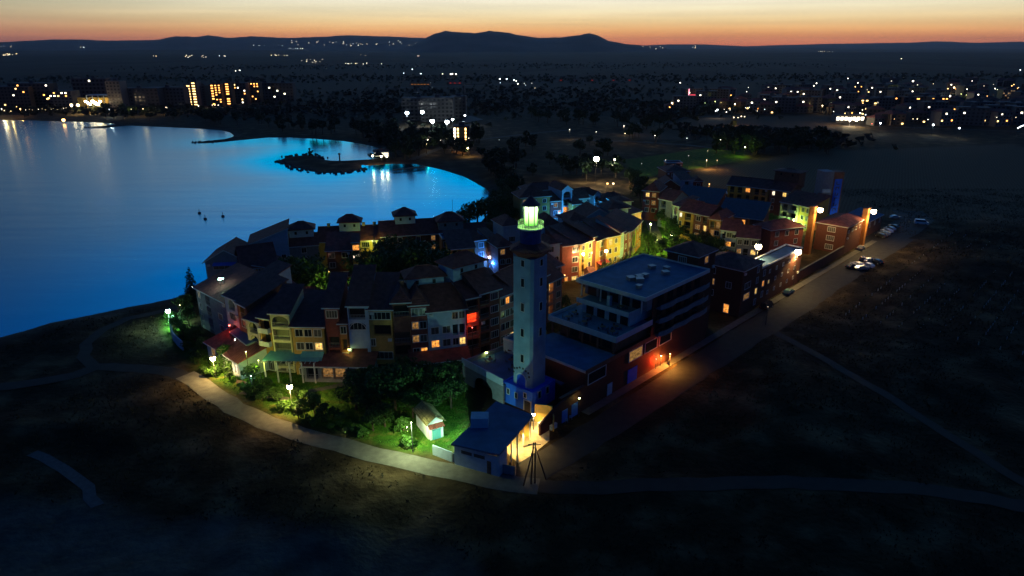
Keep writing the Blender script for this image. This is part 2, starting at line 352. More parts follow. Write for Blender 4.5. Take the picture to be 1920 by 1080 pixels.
t = n.new('ShaderNodeTexCoord'); mpp = n.new('ShaderNodeMapping'); mpp.inputs['Scale'].default_value = (.02, .1, 1); l.new(t.outputs['Object'], mpp.inputs[0])
k = n.new('ShaderNodeTexNoise'); k.inputs['Scale'].default_value = 1; k.inputs['Detail'].default_value = 5; l.new(mpp.outputs[0], k.inputs['Vector'])
bp = n.new('ShaderNodeBump'); bp.inputs['Strength'].default_value = .12; bp.inputs['Distance'].default_value = 1; l.new(k.outputs[0], bp.inputs['Height']); l.new(bp.outputs[0], b.inputs['Normal'])
gl = n.new('ShaderNodeBsdfGlossy'); gl.inputs['Roughness'].default_value = .14; gl.inputs['Color'].default_value = (.0, .70, 1, 1); l.new(bp.outputs[0], gl.inputs['Normal'])
gl2 = n.new('ShaderNodeBsdfGlossy'); gl2.inputs['Roughness'].default_value = .25; gl2.inputs['Color'].default_value = (.60, .68, .70, 1); l.new(bp.outputs[0], gl2.inputs['Normal'])
lw = n.new('ShaderNodeFresnel'); lw.inputs['IOR'].default_value = 1.36
mx0 = n.new('ShaderNodeMixShader'); mx0.inputs[0].default_value = .82; l.new(b.outputs[0], mx0.inputs[1]); l.new(gl2.outputs[0], mx0.inputs[2])
vc = n.new('ShaderNodeVertexColor'); vc.layer_name = 'shallow'; s3 = n.new('ShaderNodeSeparateColor'); l.new(vc.outputs[0], s3.inputs[0])
mx = n.new('ShaderNodeMixShader'); l.new(s3.outputs[0], mx.inputs[0]); l.new(mx0.outputs[0], mx.inputs[1]); l.new(gl.outputs[0], mx.inputs[2]); l.new(mx.outputs[0], n['Material Output'].inputs[0])
struct(obj('sea', sm, wm))

# draped strips: paths, road
def resample(P, step):
    out = [P[0]]
    for a, c in zip(P[:-1], P[1:]):
        n_ = max(1, int((c - a).length / step))
        out += [a.lerp(c, i / n_) for i in range(1, n_ + 1)]
    return out
def strip(name, P, w, m, zo, step=3, left=None):
    P = [Vector((p[0], p[1])) for p in P]; P = resample(P, step); mb = MB(); rows = []
    for i, p in enumerate(P):
        d = (P[min(i + 1, len(P) - 1)] - P[max(i - 1, 0)]).normalized(); nn = Vector((-d.y, d.x)); ww = w(i / len(P)) if callable(w) else w
        j = (rnd(-.32, .32) if left is None else 0)
        rows.append([p + nn * (ww / 2 + j), p + nn * (ww / 6), p - nn * (ww / 6), p - nn * (ww / 2 - j)])
    A = np.array([[q.x, q.y] for r in rows for q in r]); z, _, _ = full_height(A[:, 0], A[:, 1])
    mb.v = [(A[i, 0], A[i, 1], z[i] + zo) for i in range(len(A))]
    for i in range(len(rows) - 1):
        for k_ in range(3): a = i * 4 + k_; mb.f.append((a, a + 4, a + 5, a + 1))
    o = struct(obj(name, mb, m, smooth=True)); return o
W = lambda pts: [tuple(G(x, y)[:2]) for x, y in pts]
strip('dirt_track', W(trk1[:8]), 3.6, dirt, .05)
strip('footpath', W([(345, 704), (372, 716), (410, 745), (440, 765), (500, 793), (560, 812), (640, 835), (700, 852), (780, 870), (850, 886), (960, 908), (1010, 913)]), 4.2, concrete, .07)
strip('dirt_track', W(trk1[13:]), 3.4, dirt, .055)
strip('dirt_track', W(trk2), 2.6, dirt, .06)
strip('dirt_track', W(trk3), 2.2, dirt, .06)
strip('dirt_track', W(trk4), 1.8, mat('pale_sand', (.08, .075, .075)), .06)
strip('road', [tuple(RD(-6.5, s)[:2]) for s in (-22, 0, 40, 80, 110, 140, 175, 182)], lambda f_: 6.2 + 2.3 * min(1, f_ * 2.2), asphalt, .05)
strip('pavement', [tuple(RD(-1.15, s)[:2]) for s in (2, 40, 80, 108, 140, 170)], 1.9, concrete, .16, left=1)
strip('dirt_track', W([(1533, 545), (1528, 565), (1515, 580), (1480, 600)]), 2.2, dirt, .065)
strip('parking_area', W([(1625, 462), (1690, 432), (1720, 410), (1700, 395)]), 12, asphalt, .045, left=1)
strip('coast_road', W([(770, 300), (850, 268), (930, 258), (1000, 250), (1075, 243)]), 5, dirt, .06, step=15)
strip('coast_road', W([(1075, 262), (1180, 265), (1290, 272), (1390, 284)]), 5, dirt, .06, step=15)
strip('far_road', W([(1165, 236), (1240, 225), (1300, 219), (1400, 217)]), 6, asphalt, .06, step=20)
strip('far_road', W([(1580, 236), (1650, 238), (1760, 241), (1960, 248)]), 6, asphalt, .06, step=20)
strip('garden_path', W([(1215, 405), (1225, 430), (1245, 470)]), 4, concrete, .05, left=1)

# far hills
hillm = mat('hill_cover', (.10, .065, .06), noise=.3, scale=.002, rough=.95, spec=.1)
def ridge(name, prof, d, front, back):
    P = []
    for (x0, y0), (x1, y1) in zip(prof[:-1], prof[1:]):
        k_ = max(1, int((x1 - x0) / 9))
        for i in range(k_): f = i / k_; P.append((x0 + (x1 - x0) * f, y0 + (y1 - y0) * (f * f * (3 - 2 * f) * .6 + f * .4)))
    P.append(prof[-1]); mb = MB(); m_ = 9
    for (x, y) in P:
        p = AT(x, y, d); hz = max(p.z, 1)
        for j in range(m_):
            f = j / (m_ - 1) * 2 - 1; dd = d + (f * front if f < 0 else f * back)
            z = (hz + (math.sin(x * .31) + math.sin(x * .83)) * hz * .008) * (1 - abs(f) ** 1.3) ** 1.1 - 12 * abs(f)
            if 0 < j < m_ - 1 and j != 4: z += rnd(-.05, .04) * hz
            mb.v.append((p.x * dd / d, dd, z))
    for i in range(len(P) - 1):
        for j in range(m_ - 1): a = i * m_ + j; mb.f.append((a, a + 1, a + m_ + 1, a + m_))
    return struct(obj(name, mb, hillm, smooth=True))
ridge('hill', [(755, 88), (790, 76), (800, 70), (815, 63), (835, 58), (860, 60), (890, 62), (918, 58), (945, 60), (975, 66), (1010, 71), (1050, 70), (1078, 67), (1105, 62), (1120, 66), (1142, 77), (1180, 83), (1250, 90)], 9000, 1800, 2500)
ridge('hills', [(-700, 76), (-300, 80), (0, 79), (60, 76), (100, 74), (150, 74), (200, 76), (290, 75), (330, 68), (370, 69), (390, 66), (430, 71), (470, 68), (540, 71), (600, 69), (650, 66), (720, 68), (790, 71), (900, 80)], 13000, 3500, 3000)
ridge('ridge', [(1130, 88), (1180, 86), (1260, 83), (1310, 83), (1400, 86.5), (1480, 84), (1560, 82), (1700, 80), (1760, 77.5), (1830, 80), (1920, 78), (2100, 77), (2600, 80)], 17500, 3500, 3000)
ridge('low_hills', [(1440, 104), (1520, 101), (1600, 99), (1650, 98), (1720, 100), (1800, 103), (1900, 101), (2050, 98), (2400, 99)], 5200, 900, 900)

# ------------------------------------------------------------ building kit
FR = {}
VR = random.Random(21)
PANES = [glass, glass, glass, mat('pane_with_pale_curtain', (.07, .065, .055), rough=.4, noise=.35, scale=2.5, spec=.5), mat('pane_with_dark_blind', (.05, .04, .035), rough=.4, noise=.3, scale=3, spec=.5)]
AC_ = {}
def ac_unit(T, W_, h, sh):
    if 'm' not in AC_:
        m_ = MB().box(-.4, .4, -.36, -.02, 0, .55); m_.box(-.3, -.26, -.3, -.02, -.12, -.005); m_.box(.26, .3, -.3, -.02, -.12, -.005); AC_['m'] = m_.mesh('air_conditioner'); AC_['m'].materials.append(trim)
    for k_ in range(VR.choice((0, 1, 1, 2))):
        o = bpy.data.objects.new('air_conditioner', AC_['m']); C.objects.link(o); o.parent = T; o.location = (VR.choice((.03, .97)) * (W_ - 1.2) + .6, 0, h - .9 - sh * VR.choice((0, 1, 2)) - .3 if h > 9 else h - 1.3)
def frame_mesh(w, h, arch=False, mull=True, t_=.13):
    k_ = (round(w, 2), round(h, 2), arch, mull)
    if k_ in FR: return FR[k_]
    mb = MB(); a = w / 2
    mb.box(-a - t_, a + t_, -.05, .10, -t_, 0); mb.box(-a - t_, -a, -.05, .10, 0, h); mb.box(a, a + t_, -.05, .10, 0, h)
    if not arch: mb.box(-a - t_, a + t_, -.05, .10, h, h + t_)
    else:
        R_ = a; N = 8; zc = h - a
        for i in range(N):
            t0 = math.pi * i / N; t1 = math.pi * (i + 1) / N
            p = [(math.cos(q) * r, zc + math.sin(q) * r) for q, r in ((t0, R_), (t0, R_ + t_), (t1, R_ + t_), (t1, R_))]
            mb.quad(*[(x, -.05, z) for x, z in p][::-1]); 
            mb.quad((p[0][0], -.05, p[0][1]), (p[3][0], -.05, p[3][1]), (p[3][0], .1, p[3][1]), (p[0][0], .1, p[0][1]))
    if mull:
        mb.box(-.03, .03, .04, .09, 0, h - .01)
        if w > 1.9: mb.box(-a / 2 - .03, -a / 2 + .03, .04, .09, 0, h - .01); mb.box(a / 2 - .03, a / 2 + .03, .04, .09, 0, h - .01)
    m_ = mb.mesh('window_frame'); m_.materials.append(trim); FR[k_] = m_; return m_
PN = {}
def pane_mesh(w, h, m):
    k_ = (round(w, 2), round(h, 2), m.name)
    if k_ not in PN:
        mb = MB(); mb.box(-w / 2, w / 2, 0, .03, 0, h); q = mb.mesh('pane'); q.materials.append(m); PN[k_] = q
    return PN[k_]
RL = {}
def rail_mesh(w):
    k_ = round(w, 2)
    if k_ not in RL:
        mb = MB(); mb.box(-w / 2, w / 2, .02, .08, .95, 1.03); mb.box(-w / 2, w / 2, .03, .07, .1, .15)
        nb = max(2, int(w / .3))
        for i in range(nb + 1): x = -w / 2 + .03 + (w - .06) * i / nb; mb.box(x - .02, x + .02, .035, .065, 0.0, .95)
        q = mb.mesh('railing'); q.materials.append(rail); RL[k_] = q
    return RL[k_]
def parapet_mesh(w, m):
    k_ = ('p', round(w, 2), m.name)
    if k_ not in RL:
        mb = MB(); mb.box(-w / 2 - .1, w / 2 + .1, -.9, -.8, -.15, .95); mb.box(-w / 2 - .1, -w / 2, -.8, -.003, -.15, .95); mb.box(w / 2, w / 2 + .1, -.8, -.003, -.15, .95); mb.box(-w / 2, w / 2, -.8, -.003, -.15, 0)
        q = mb.mesh('balcony'); q.materials.append(m); RL[k_] = q
    return RL[k_]
def roofmesh(kind, W_, D, z, rise, ov, x0=0, y0=0):
    mb = MB(); a, b_, c, d = x0 - ov, x0 + W_ + ov, y0 - ov, y0 + D + ov; t_ = .18
    if kind == 'hip':
        if W_ >= D: r0 = (a + (D / 2 + ov) * .95, (c + d) / 2); r1 = (b_ - (D / 2 + ov) * .95, (c + d) / 2)
        else: r0 = ((a + b_) / 2, c + (W_ / 2 + ov) * .95); r1 = ((a + b_) / 2, d - (W_ / 2 + ov) * .95)
        z1 = z + t_; zr = z1 + rise
        mb.quad((a, c, z), (a, d, z), (b_, d, z), (b_, c, z))
        for p, q in (((a, c), (b_, c)), ((b_, c), (b_, d)), ((b_, d), (a, d)), ((a, d), (a, c))): mb.quad((*p, z), (*q, z), (*q, z1), (*p, z1))
        if W_ >= D:
            mb.quad((a, c, z1), (b_, c, z1), (*r1, zr), (*r0, zr)); mb.quad((b_, d, z1), (a, d, z1), (*r0, zr), (*r1, zr)); mb.quad((a, d, z1), (a, c, z1), (*r0, zr)); mb.quad((b_, c, z1), (b_, d, z1), (*r1, zr))
        else:
            mb.quad((b_, c, z1), (b_, d, z1), (*r1, zr), (*r0, zr)); mb.quad((a, d, z1), (a, c, z1), (*r0, zr), (*r1, zr)); mb.quad((a, c, z1), (b_, c, z1), (*r0, zr)); mb.quad((b_, d, z1), (a, d, z1), (*r1, zr))
        mb.bar((*r0, zr + .03), (*r1, zr + .03), .14, 5) if (Vector(r0) - Vector(r1)).length > .3 else None
    elif kind in ('gable', 'gabley', 'shed', 'shedl', 'shedr'):
        def slope(p0, p1, q1, q0):
            lo = [Vector(p) for p in (p0, p1, q1, q0)]; up = [p + Vector((0, 0, t_)) for p in lo]
            mb.quad(*up); mb.quad(*lo[::-1])
            for i in range(4): j = (i + 1) % 4; mb.quad(lo[i], lo[j], up[j], up[i])
        if kind == 'gable':
            ym = (c + d) / 2; k_ = rise / (D / 2); zz = z - ov * k_
            slope((a, c, zz), (b_, c, zz), (b_, ym, z + rise), (a, ym, z + rise)); slope((b_, d, zz), (a, d, zz), (a, ym, z + rise), (b_, ym, z + rise))
            mb.bar((a, ym, z + rise + t_), (b_, ym, z + rise + t_), .14, 5)
        elif kind == 'gabley':
            xm = (a + b_) / 2; k_ = rise / (W_ / 2); zz = z - ov * k_
            slope((a, d, zz), (a, c, zz), (xm, c, z + rise), (xm, d, z + rise)); slope((b_, c, zz), (b_, d, zz), (xm, d, z + rise), (xm, c, z + rise))
            mb.bar((xm, c, z + rise + t_), (xm, d, z + rise + t_), .14, 5)
        elif kind == 'shed':
            k_ = rise / D; slope((a, c, z - ov * k_), (b_, c, z - ov * k_), (b_, d, z + rise + ov * k_), (a, d, z + rise + ov * k_))
        elif kind == 'shedl':
            k_ = rise / W_; slope((a, c, z - ov * k_), (b_, c, z + rise + ov * k_), (b_, d, z + rise + ov * k_), (a, d, z - ov * k_))
        else:
            k_ = rise / W_; slope((a, c, z + rise + ov * k_), (b_, c, z - ov * k_), (b_, d, z - ov * k_), (a, d, z + rise + ov * k_))
    return mb
SHEETS = []
def building(label, A, B, h, depth, wall=white, roof=('hip', 2.2, .6), rmat=None, front=(), right=(), left=(), name='house', cat='house', sh=3.0, plinth=None, turrets=(), chimneys=(), canopy=(), trims=True, group=None):
    """A, B: ground corners of the facade that faces the street; columns: (centre 0..1, width, [storey codes from top])"""
    if not isinstance(A, Vector): A = G(*A)
    if not isinstance(B, Vector): B = G(*B)
    d = B - A; W_ = d.length; rz = math.atan2(d.y, d.x)
    T = thing(name, label, cat, (A.x, A.y, 0), rz, group)
    rk, rise, ov = roof; mb = MB(); z0b = -.4
    sides = {'f': (W_, front), 'r': (depth, right), 'l': (depth, left)}
    def pos(s, u, ins, z):
        return {'f': (u, ins, z), 'r': (W_ - ins, u, z), 'l': (ins, depth - u, z), 'b': (W_ - u, depth - ins, z)}[s]
    rot = {'f': 0, 'r': math.pi / 2, 'l': -math.pi / 2}
    for s, (L_, cols) in sides.items():
        ops = []
        for (cx, w, codes) in cols:
            u = cx * L_; w = min(w, L_ - .3); u = min(max(u, w / 2 + .12), L_ - w / 2 - .12)
            for i, cd_ in enumerate(codes):
                if cd_[0] == '.': continue
                zf = h - .35 - (i + 1) * sh + .25
                kd = cd_[0]
                if kd in 'wasW': z0 = zf + .75; hh = 1.55 if kd != 's' else .9; dp = .16
                elif kd in 'd': z0 = zf; hh = 2.3; dp = .2
                else: z0 = zf + .02; hh = 2.45; dp = 1.15
                if z0 < .05: hh -= (.05 - z0); z0 = .05
                if hh < .5: continue
                z1 = min(z0 + hh, h - .2)
                ops.append((u - w / 2, u + w / 2, z0, z1, dp, kd, cd_[1:]))
        us = sorted(set([0, L_] + [o[0] for o in ops] + [o[1] for o in ops])); zs = sorted(set([z0b, h] + [o[2] for o in ops] + [o[3] for o in ops]))
        for i in range(len(us) - 1):
            run = None
            for j in range(len(zs) - 1):
                um = (us[i] + us[i + 1]) / 2; zm = (zs[j] + zs[j + 1]) / 2
                if any(o[0] < um < o[1] and o[2] < zm < o[3] for o in ops): continue
                mb.quad(pos(s, us[i], 0, zs[j]), pos(s, us[i + 1], 0, zs[j]), pos(s, us[i + 1], 0, zs[j + 1]), pos(s, us[i], 0, zs[j + 1]))
        for (u0, u1, z0, z1, dp, kd, lit) in ops:
            mb.quad(pos(s, u0, 0, z0), pos(s, u1, 0, z0), pos(s, u1, dp, z0), pos(s, u0, dp, z0)); mb.quad(pos(s, u0, dp, z1), pos(s, u1, dp, z1), pos(s, u1, 0, z1), pos(s, u0, 0, z1))
            mb.quad(pos(s, u0, dp, z0), pos(s, u0, dp, z1), pos(s, u0, 0, z1), pos(s, u0, 0, z0)); mb.quad(pos(s, u1, 0, z0), pos(s, u1, 0, z1), pos(s, u1, dp, z1), pos(s, u1, dp, z0))
            w = u1 - u0; hh = z1 - z0; uc = (u0 + u1) / 2
            if kd in 'aA':
                a = w / 2; ry = min(a, hh * .5); zc = z1 - ry; N = 8
                for sg in (-1, 1):
                    pts = [(uc + sg * a * math.cos(math.pi / 2 * i / N), zc + ry * math.sin(math.pi / 2 * i / N)) for i in range(N + 1)]
                    for i in range(N):
                        q = [pos(s, pts[i][0], .001, pts[i][1]), pos(s, pts[i + 1][0], .001, pts[i + 1][1]), pos(s, uc + sg * a, .001, z1)]
                        mb.quad(*(q if sg > 0 else q[::-1]))
                        q = [pos(s, pts[i][0], .001, pts[i][1]), pos(s, pts[i][0], .14, pts[i][1]), pos(s, pts[i + 1][0], .14, pts[i + 1][1]), pos(s, pts[i + 1][0], .001, pts[i + 1][1])]; mb.quad(*q)
            if not lit and w < 1.9 and VR.random() < .19: lit = VR.choice('1255')
            pm = LIT[lit] if lit else VR.choice(PANES)
            if kd in 'wasWd':
                fo = obj('window' if kd != 'd' else 'door', frame_mesh(w, hh, kd == 'a'), trim, T, pos(s, uc, 0, z0), rot[s])
                obj('pane', pane_mesh(w, hh, pm), pm, fo, (0, dp - .04, 0))
            else:
                bo = obj('balcony_door', pane_mesh(w, hh, pm), pm, T, pos(s, uc, dp - .035, z0), rot[s])
                if kd in 'rA': obj('railing', rail_mesh(w), rail, T, pos(s, uc, .03, z0 + .02), rot[s])
                elif kd == 'p': obj('balcony', parapet_mesh(w, trim), trim, T, pos(s, uc, 0, z0), rot[s])
                elif kd == 'q': obj('balcony', parapet_mesh(w, awn_r), awn_r, T, pos(s, uc, 0, z0), rot[s])
    mb.quad(pos('b', 0, 0, z0b), pos('b', W_, 0, z0b), pos('b', W_, 0, h), pos('b', 0, 0, h))
    if rk == 'gable':
        for x in (0, W_): q = [(x, 0, h), (x, depth, h), (x, depth / 2, h + rise)]; mb.quad(*(q if x else q[::-1]))
    if rk == 'gabley':
        for y in (0, depth): q = [(0, y, h), (W_, y, h), (W_ / 2, y, h + rise)]; mb.quad(*(q[::-1] if y else q))
    if rk == 'shed': mb.quad((W_, 0, h), (W_, depth, h), (W_, depth, h + rise)); mb.quad((0, depth, h), (0, 0, h), (0, depth, h + rise)); mb.quad((W_, depth, h), (0, depth, h), (0, depth, h + rise), (W_, depth, h + rise))
    if rk == 'shedl': mb.quad((0, 0, h), (W_, 0, h), (W_, 0, h + rise)); mb.quad((W_, 0, h), (W_, depth, h), (W_, depth, h + rise), (W_, 0, h + rise)); mb.quad((W_, depth, h), (0, depth, h), (W_, depth, h + rise))
    if rk == 'shedr': mb.quad((0, 0, h), (W_, 0, h), (0, 0, h + rise)); mb.quad((0, depth, h), (0, 0, h), (0, 0, h + rise), (0, depth, h + rise)); mb.quad((W_, depth, h), (0, depth, h), (0, depth, h + rise))
    obj('wall', mb, wall, T)
    rmat = rmat or tile
    if W_ > 4.5 and h > 7: ac_unit(T, W_, h, sh)
    if rk == 'flat':
        fm_ = MB(); fm_.box(.2, W_ - .2, .2, depth - .2, h - .35, h - .25); obj('roof', fm_, rmat if rmat is not tile else slab, T)
        pp = MB(); pp.box(-.1, W_ + .1, -.1, .22, h, h + .35); pp.box(-.1, W_ + .1, depth - .22, depth + .1, h, h + .35); pp.box(-.1, .22, .22, depth - .22, h, h + .35); pp.box(W_ - .22, W_ + .1, .22, depth - .22, h, h + .35); obj('parapet', pp, trim, T)
    else:
        obj('roof', roofmesh(rk, W_, depth, h + .004, rise, ov), rmat, T)
        if trims and rk == 'hip':
            tb = MB(); a = ov + .03; tb.box(-a, W_ + a, -a, -a + .12, h - .12, h + .1); tb.box(-a, -a + .12, -a + .12, depth + a, h - .12, h + .1); tb.box(W_ + a - .12, W_ + a, -a + .12, depth + a, h - .12, h + .1); obj('gutter', tb, trim, T)
        if trims and rk == 'shed':
            tb = MB(); k_ = rise / depth; a = ov + .13; tb.box(-ov, W_ + ov, -a, -ov, h - ov * k_ - .06, h - ov * k_ + .16); obj('gutter', tb, trim, T)
        if trims and rk == 'gable':
            tb = MB(); k_ = rise / (depth / 2); a = ov + .13; tb.box(-ov, W_ + ov, -a, -ov, h - ov * k_ - .06, h - ov * k_ + .16); obj('gutter', tb, trim, T)
        if trims and rk in ('shedl', 'shedr', 'gabley'):
            tb = MB(); y = -ov - .02
            if rk == 'gabley': seg = [((-ov, h - ov * rise / (W_ / 2)), (W_ / 2, h + rise)), ((W_ / 2, h + rise), (W_ + ov, h - ov * rise / (W_ / 2)))]
            elif rk == 'shedl': seg = [((-ov, h - ov * rise / W_), (W_ + ov, h + rise + ov * rise / W_))]
            else: seg = [((-ov, h + rise + ov * rise / W_), (W_ + ov, h - ov * rise / W_))]
            for (xa, za), (xb, zb) in seg:
                tb.v += [(xa, y - .1, za - .05), (xb, y - .1, zb - .05), (xb, y - .1, zb + .22), (xa, y - .1, za + .22), (xa, y, za - .05), (xb, y, zb - .05), (xb, y, zb + .22), (xa, y, za + .22)]
                i = len(tb.v) - 8; tb.f += [tuple(i + q for q in r) for r in ((0, 1, 2, 3), (7, 6, 5, 4), (0, 4, 5, 1), (2, 6, 7, 3), (1, 5, 6, 2), (0, 3, 7, 4))]
            obj('verge', tb, trim, T)
    for (fx, fy, tw, td, zt, th, tm, trise) in turrets:      # roof lanterns: box + hip roof on top of the main roof
        zt = h - .2; th = rise + (1.9 if th < 6 else 4.2); x0 = fx * W_ - tw / 2; y0 = fy * depth - td / 2; tb = MB().box(x0, x0 + tw, y0, y0 + td, zt, zt + th)
        k_ = obj('roof_turret', tb, tm, T); obj('turret_roof', roofmesh('hip', tw, td, zt + th + .003, trise, .7, x0, y0), rmat, k_)
        for q in (.27, .73): obj('turret_window', MB().box(-.35, .35, -.03, -.004, -.45, .45), glass, k_, (x0 + tw * q, y0, zt + th - 1.0))
    for (fx, fy, zc) in chimneys:
        zc = h + rise + .9; x, y = fx * W_, fy * depth; cb = MB().box(x - .45, x + .45, y - .35, y + .35, h, zc); cb.box(x - .55, x + .55, y - .45, y + .45, zc, zc + .15); obj('chimney', cb, wall if wall is not glass else brick, T)
    for (u0, u1, z, out, drop, m_) in canopy:
        cb = MB(); x0, x1 = u0 * W_, u1 * W_
        P = [(x0, -.01, z), (x1, -.01, z), (x1, -out, z - drop), (x0, -out, z - drop)]
        cb.v = [*P, *[(p[0], p[1], p[2] + .08) for p in P]]; cb.f = [(3, 2, 1, 0), (4, 5, 6, 7), (0, 1, 5, 4), (1, 2, 6, 5), (2, 3, 7, 6), (3, 0, 4, 7)]
        obj('awning', cb, m_, T)
    return T

# lamps -----------------------------------------------------------
COL = {'warm': (1, .66, .22), 'white': (1, .84, .55), 'teal': (.45, 1, .72), 'orange': (1, .42, .07), 'red': (1, .06, .01), 'blue': (.02, .22, 1), 'pale': (.8, 1, .5), 'azure': (.06, .45, 1), 'green': (.55, 1, .25), 'cool': (.8, .95, 1), 'lime': (.85, 1, .15)}
LAMP_GAIN = 1.25
def head_mat(c, s=60): return emis('lamp_glow_' + c + str(s), tuple(.25 + .75 * x if c not in ('red', 'blue', 'orange') else .1 + .9 * x for x in COL[c]), s, sample=False)
def lamp(px, py, z, c, watts, r, label, base=0, name='street_lamp', post=True, group=None, glow=60, off=(0, 0), light_off=(0, 0, -.0), wp=None):
    p = G(px, py, z) if wp is None else wp; x, y = p.x + off[0], p.y + off[1]
    T = thing(name, label, 'lamp', (x, y, base), 0, group); hh = z - base
    if post:
        obj('pole', MB().lathe([(.09, 0), (.07, hh * .5), (.05, hh - r * .9)], 6), dark, T)
    hb = MB().lathe([(.02, -r), (r * .75, -r * .7), (r, 0), (r * .75, r * .7), (.02, r)], 8); o = obj('lamp_globe', hb, head_mat(c, glow), T, (0, 0, hh), smooth=True)
    cb = MB().lathe([(r * .8, r * .72), (r * .5, r * 1.05), (.04, r * 1.2)], 8); obj('lamp_cap', cb, dark, T, (0, 0, hh))
    if watts:
        ld = bpy.data.lights.new('lamp_light', 'SPOT' if (hh > 8 and r > .5) or (watts >= 1100 and watts != 2300 and name != 'wall_lamp' and c in ('pale', 'warm', 'teal', 'orange') and hh < 6) else 'POINT'); ld.energy = watts * LAMP_GAIN; ld.color = COL[c]
        if ld.type == 'SPOT': ld.spot_size = math.radians(158 if hh > 8 else 166); ld.spot_blend = .5; ld.shadow_soft_size = .12
        lo = bpy.data.objects.new('lamp_light', ld); C.objects.link(lo); lo.parent = T; lo.location = (light_off[0], light_off[1] - .45, hh - r - .2 + light_off[2])
    return T

# ------------------------------------------------------------ LIGHTHOUSE
ang = math.atan2(HR.y, HR.x)
PA, PB = G(943, 752), G(998, 775)
fx = (PB - PA).normalized(); fy = Vector((-fx.y, fx.x, 0)); wx = (PB - PA).length; wy = 7.2
LH = thing('lighthouse', 'tall white square lighthouse with glowing green-white lantern above the resort', 'lighthouse', tuple(PA + fx * wx / 2 + fy * wy / 2), math.atan2(fx.y, fx.x))
PH = 4.1; sw = 2.4; ch = .48       # half width of shaft and its chamfer
def octo(w, c_): return [(-w + c_, -w), (w - c_, -w), (w, -w + c_), (w, w - c_), (w - c_, w), (-w + c_, w), (-w, w - c_), (-w, -w + c_)]
pb = MB().box(-wx / 2, wx / 2, -wy / 2, wy / 2, -.4, PH); base_o = obj('base', pb, bluep, LH)
pp = MB()
for q in ((-wx / 2, wx / 2, -wy / 2, -wy / 2 + .25), (-wx / 2, wx / 2, wy / 2 - .25, wy / 2), (-wx / 2, -wx / 2 + .25, -wy / 2 + .25, wy / 2 - .25), (wx / 2 - .25, wx / 2, -wy / 2 + .25, wy / 2 - .25)): pp.box(*q, PH, PH + .3)
obj('parapet', pp, bluep, LH)
for xx, zz, w, hh in ((-2.3, 2.1, .55, 1.1), (-.3, 1.9, .55, 1.1), (1.9, 2.75, .55, .95)):
    o = obj('window', frame_mesh(w, hh, False, False), trim, LH, (xx, -wy / 2 - .06, zz)); obj('pane', pane_mesh(w, hh, glass), glass, o, (0, .03, 0))
o = obj('door', frame_mesh(1.5, 2.2, False, False, .2), trim, LH, (2.5, -wy / 2 - .06, -.02)); obj('door_leaf', pane_mesh(1.5, 2.2, dark), dark, o, (0, .03, 0))
for yy in (-1.5, 1.0):
    o = obj('window', frame_mesh(.8, 1.4, False, False), trim, LH, (wx / 2 + .06, yy, 2.4), math.pi / 2); obj('pane', pane_mesh(.8, 1.4, glass), glass, o, (0, .03, 0))
ST = 29.9
shm = MB(); o8 = octo(sw, ch)
shaft = obj('shaft', MB().prism(o8, PH, ST), mat('dusk_tinted_tower_render', (.20, .33, .42), noise=.22, scale=.35, bump=.3, bscale=3), LH)  # white shaft with the teal-blue dusk light put into its base colour
for zz in (9.2, 14.5, 19.6, 24.4, 28.3):
    for rz_, p in ((0, (0.2, -sw - .045, zz)), (math.pi / 2, (sw + .045, .2, zz)), (-math.pi / 2, (-sw - .045, .2, zz))):
        if zz < 12 and rz_ > 0: continue
        hh = 1.6 if zz < 28 else 1.2
        o = obj('window', frame_mesh(.75, hh, False, False, .08), grey, LH, p, rz_); obj('pane', pane_mesh(.75, hh, glass), glass, o, (0, .02, 0))
# arched entrance niche with stone fretwork on the front of the shaft
ab = MB()
for i in range(8):
    t0, t1 = math.pi * i / 8, math.pi * (i + 1) / 8
    for r0, r1 in ((1.05, 1.4),):
        P = [(math.cos(q) * r, -sw - .12, PH + 1.5 + math.sin(q) * r) for q, r in ((t0, r0), (t0, r1), (t1, r1), (t1, r0))]
        ab.quad(*P[::-1]); ab.quad(P[0], P[3], (P[3][0], -sw, P[3][2]), (P[0][0], -sw, P[0][2])); ab.quad(P[2], P[1], (P[1][0], -sw, P[1][2]), (P[2][0], -sw, P[2][2]))
ab.box(-1.4, -1.05, -sw - .12, -sw, PH, PH + 1.5); ab.box(1.05, 1.4, -sw - .12, -sw, PH, PH + 1.5)
obj('entrance_arch', ab, white, LH)
nb = MB(); nb.quad(*([(-1.05, -sw - .02, PH + .01), (1.05, -sw - .02, PH + .01)] + [(1.05 * math.cos(math.pi * i / 10), -sw - .02, PH + 1.5 + 1.05 * math.sin(math.pi * i / 10)) for i in range(11)])); obj('entrance_door', nb, bluep, LH)
fb = MB()
for xx, zz in ((-1.7, 3.3), (-1.1, 3.5), (-.4, 3.8), (.4, 3.8), (1.1, 3.5), (1.7, 3.3), (-1.9, 2.5), (1.9, 2.5)):
    obj('fretwork', MB().box(-.18, .18, -.08, -.003, -.18, .18), dark, LH, (xx, -sw, PH + zz))
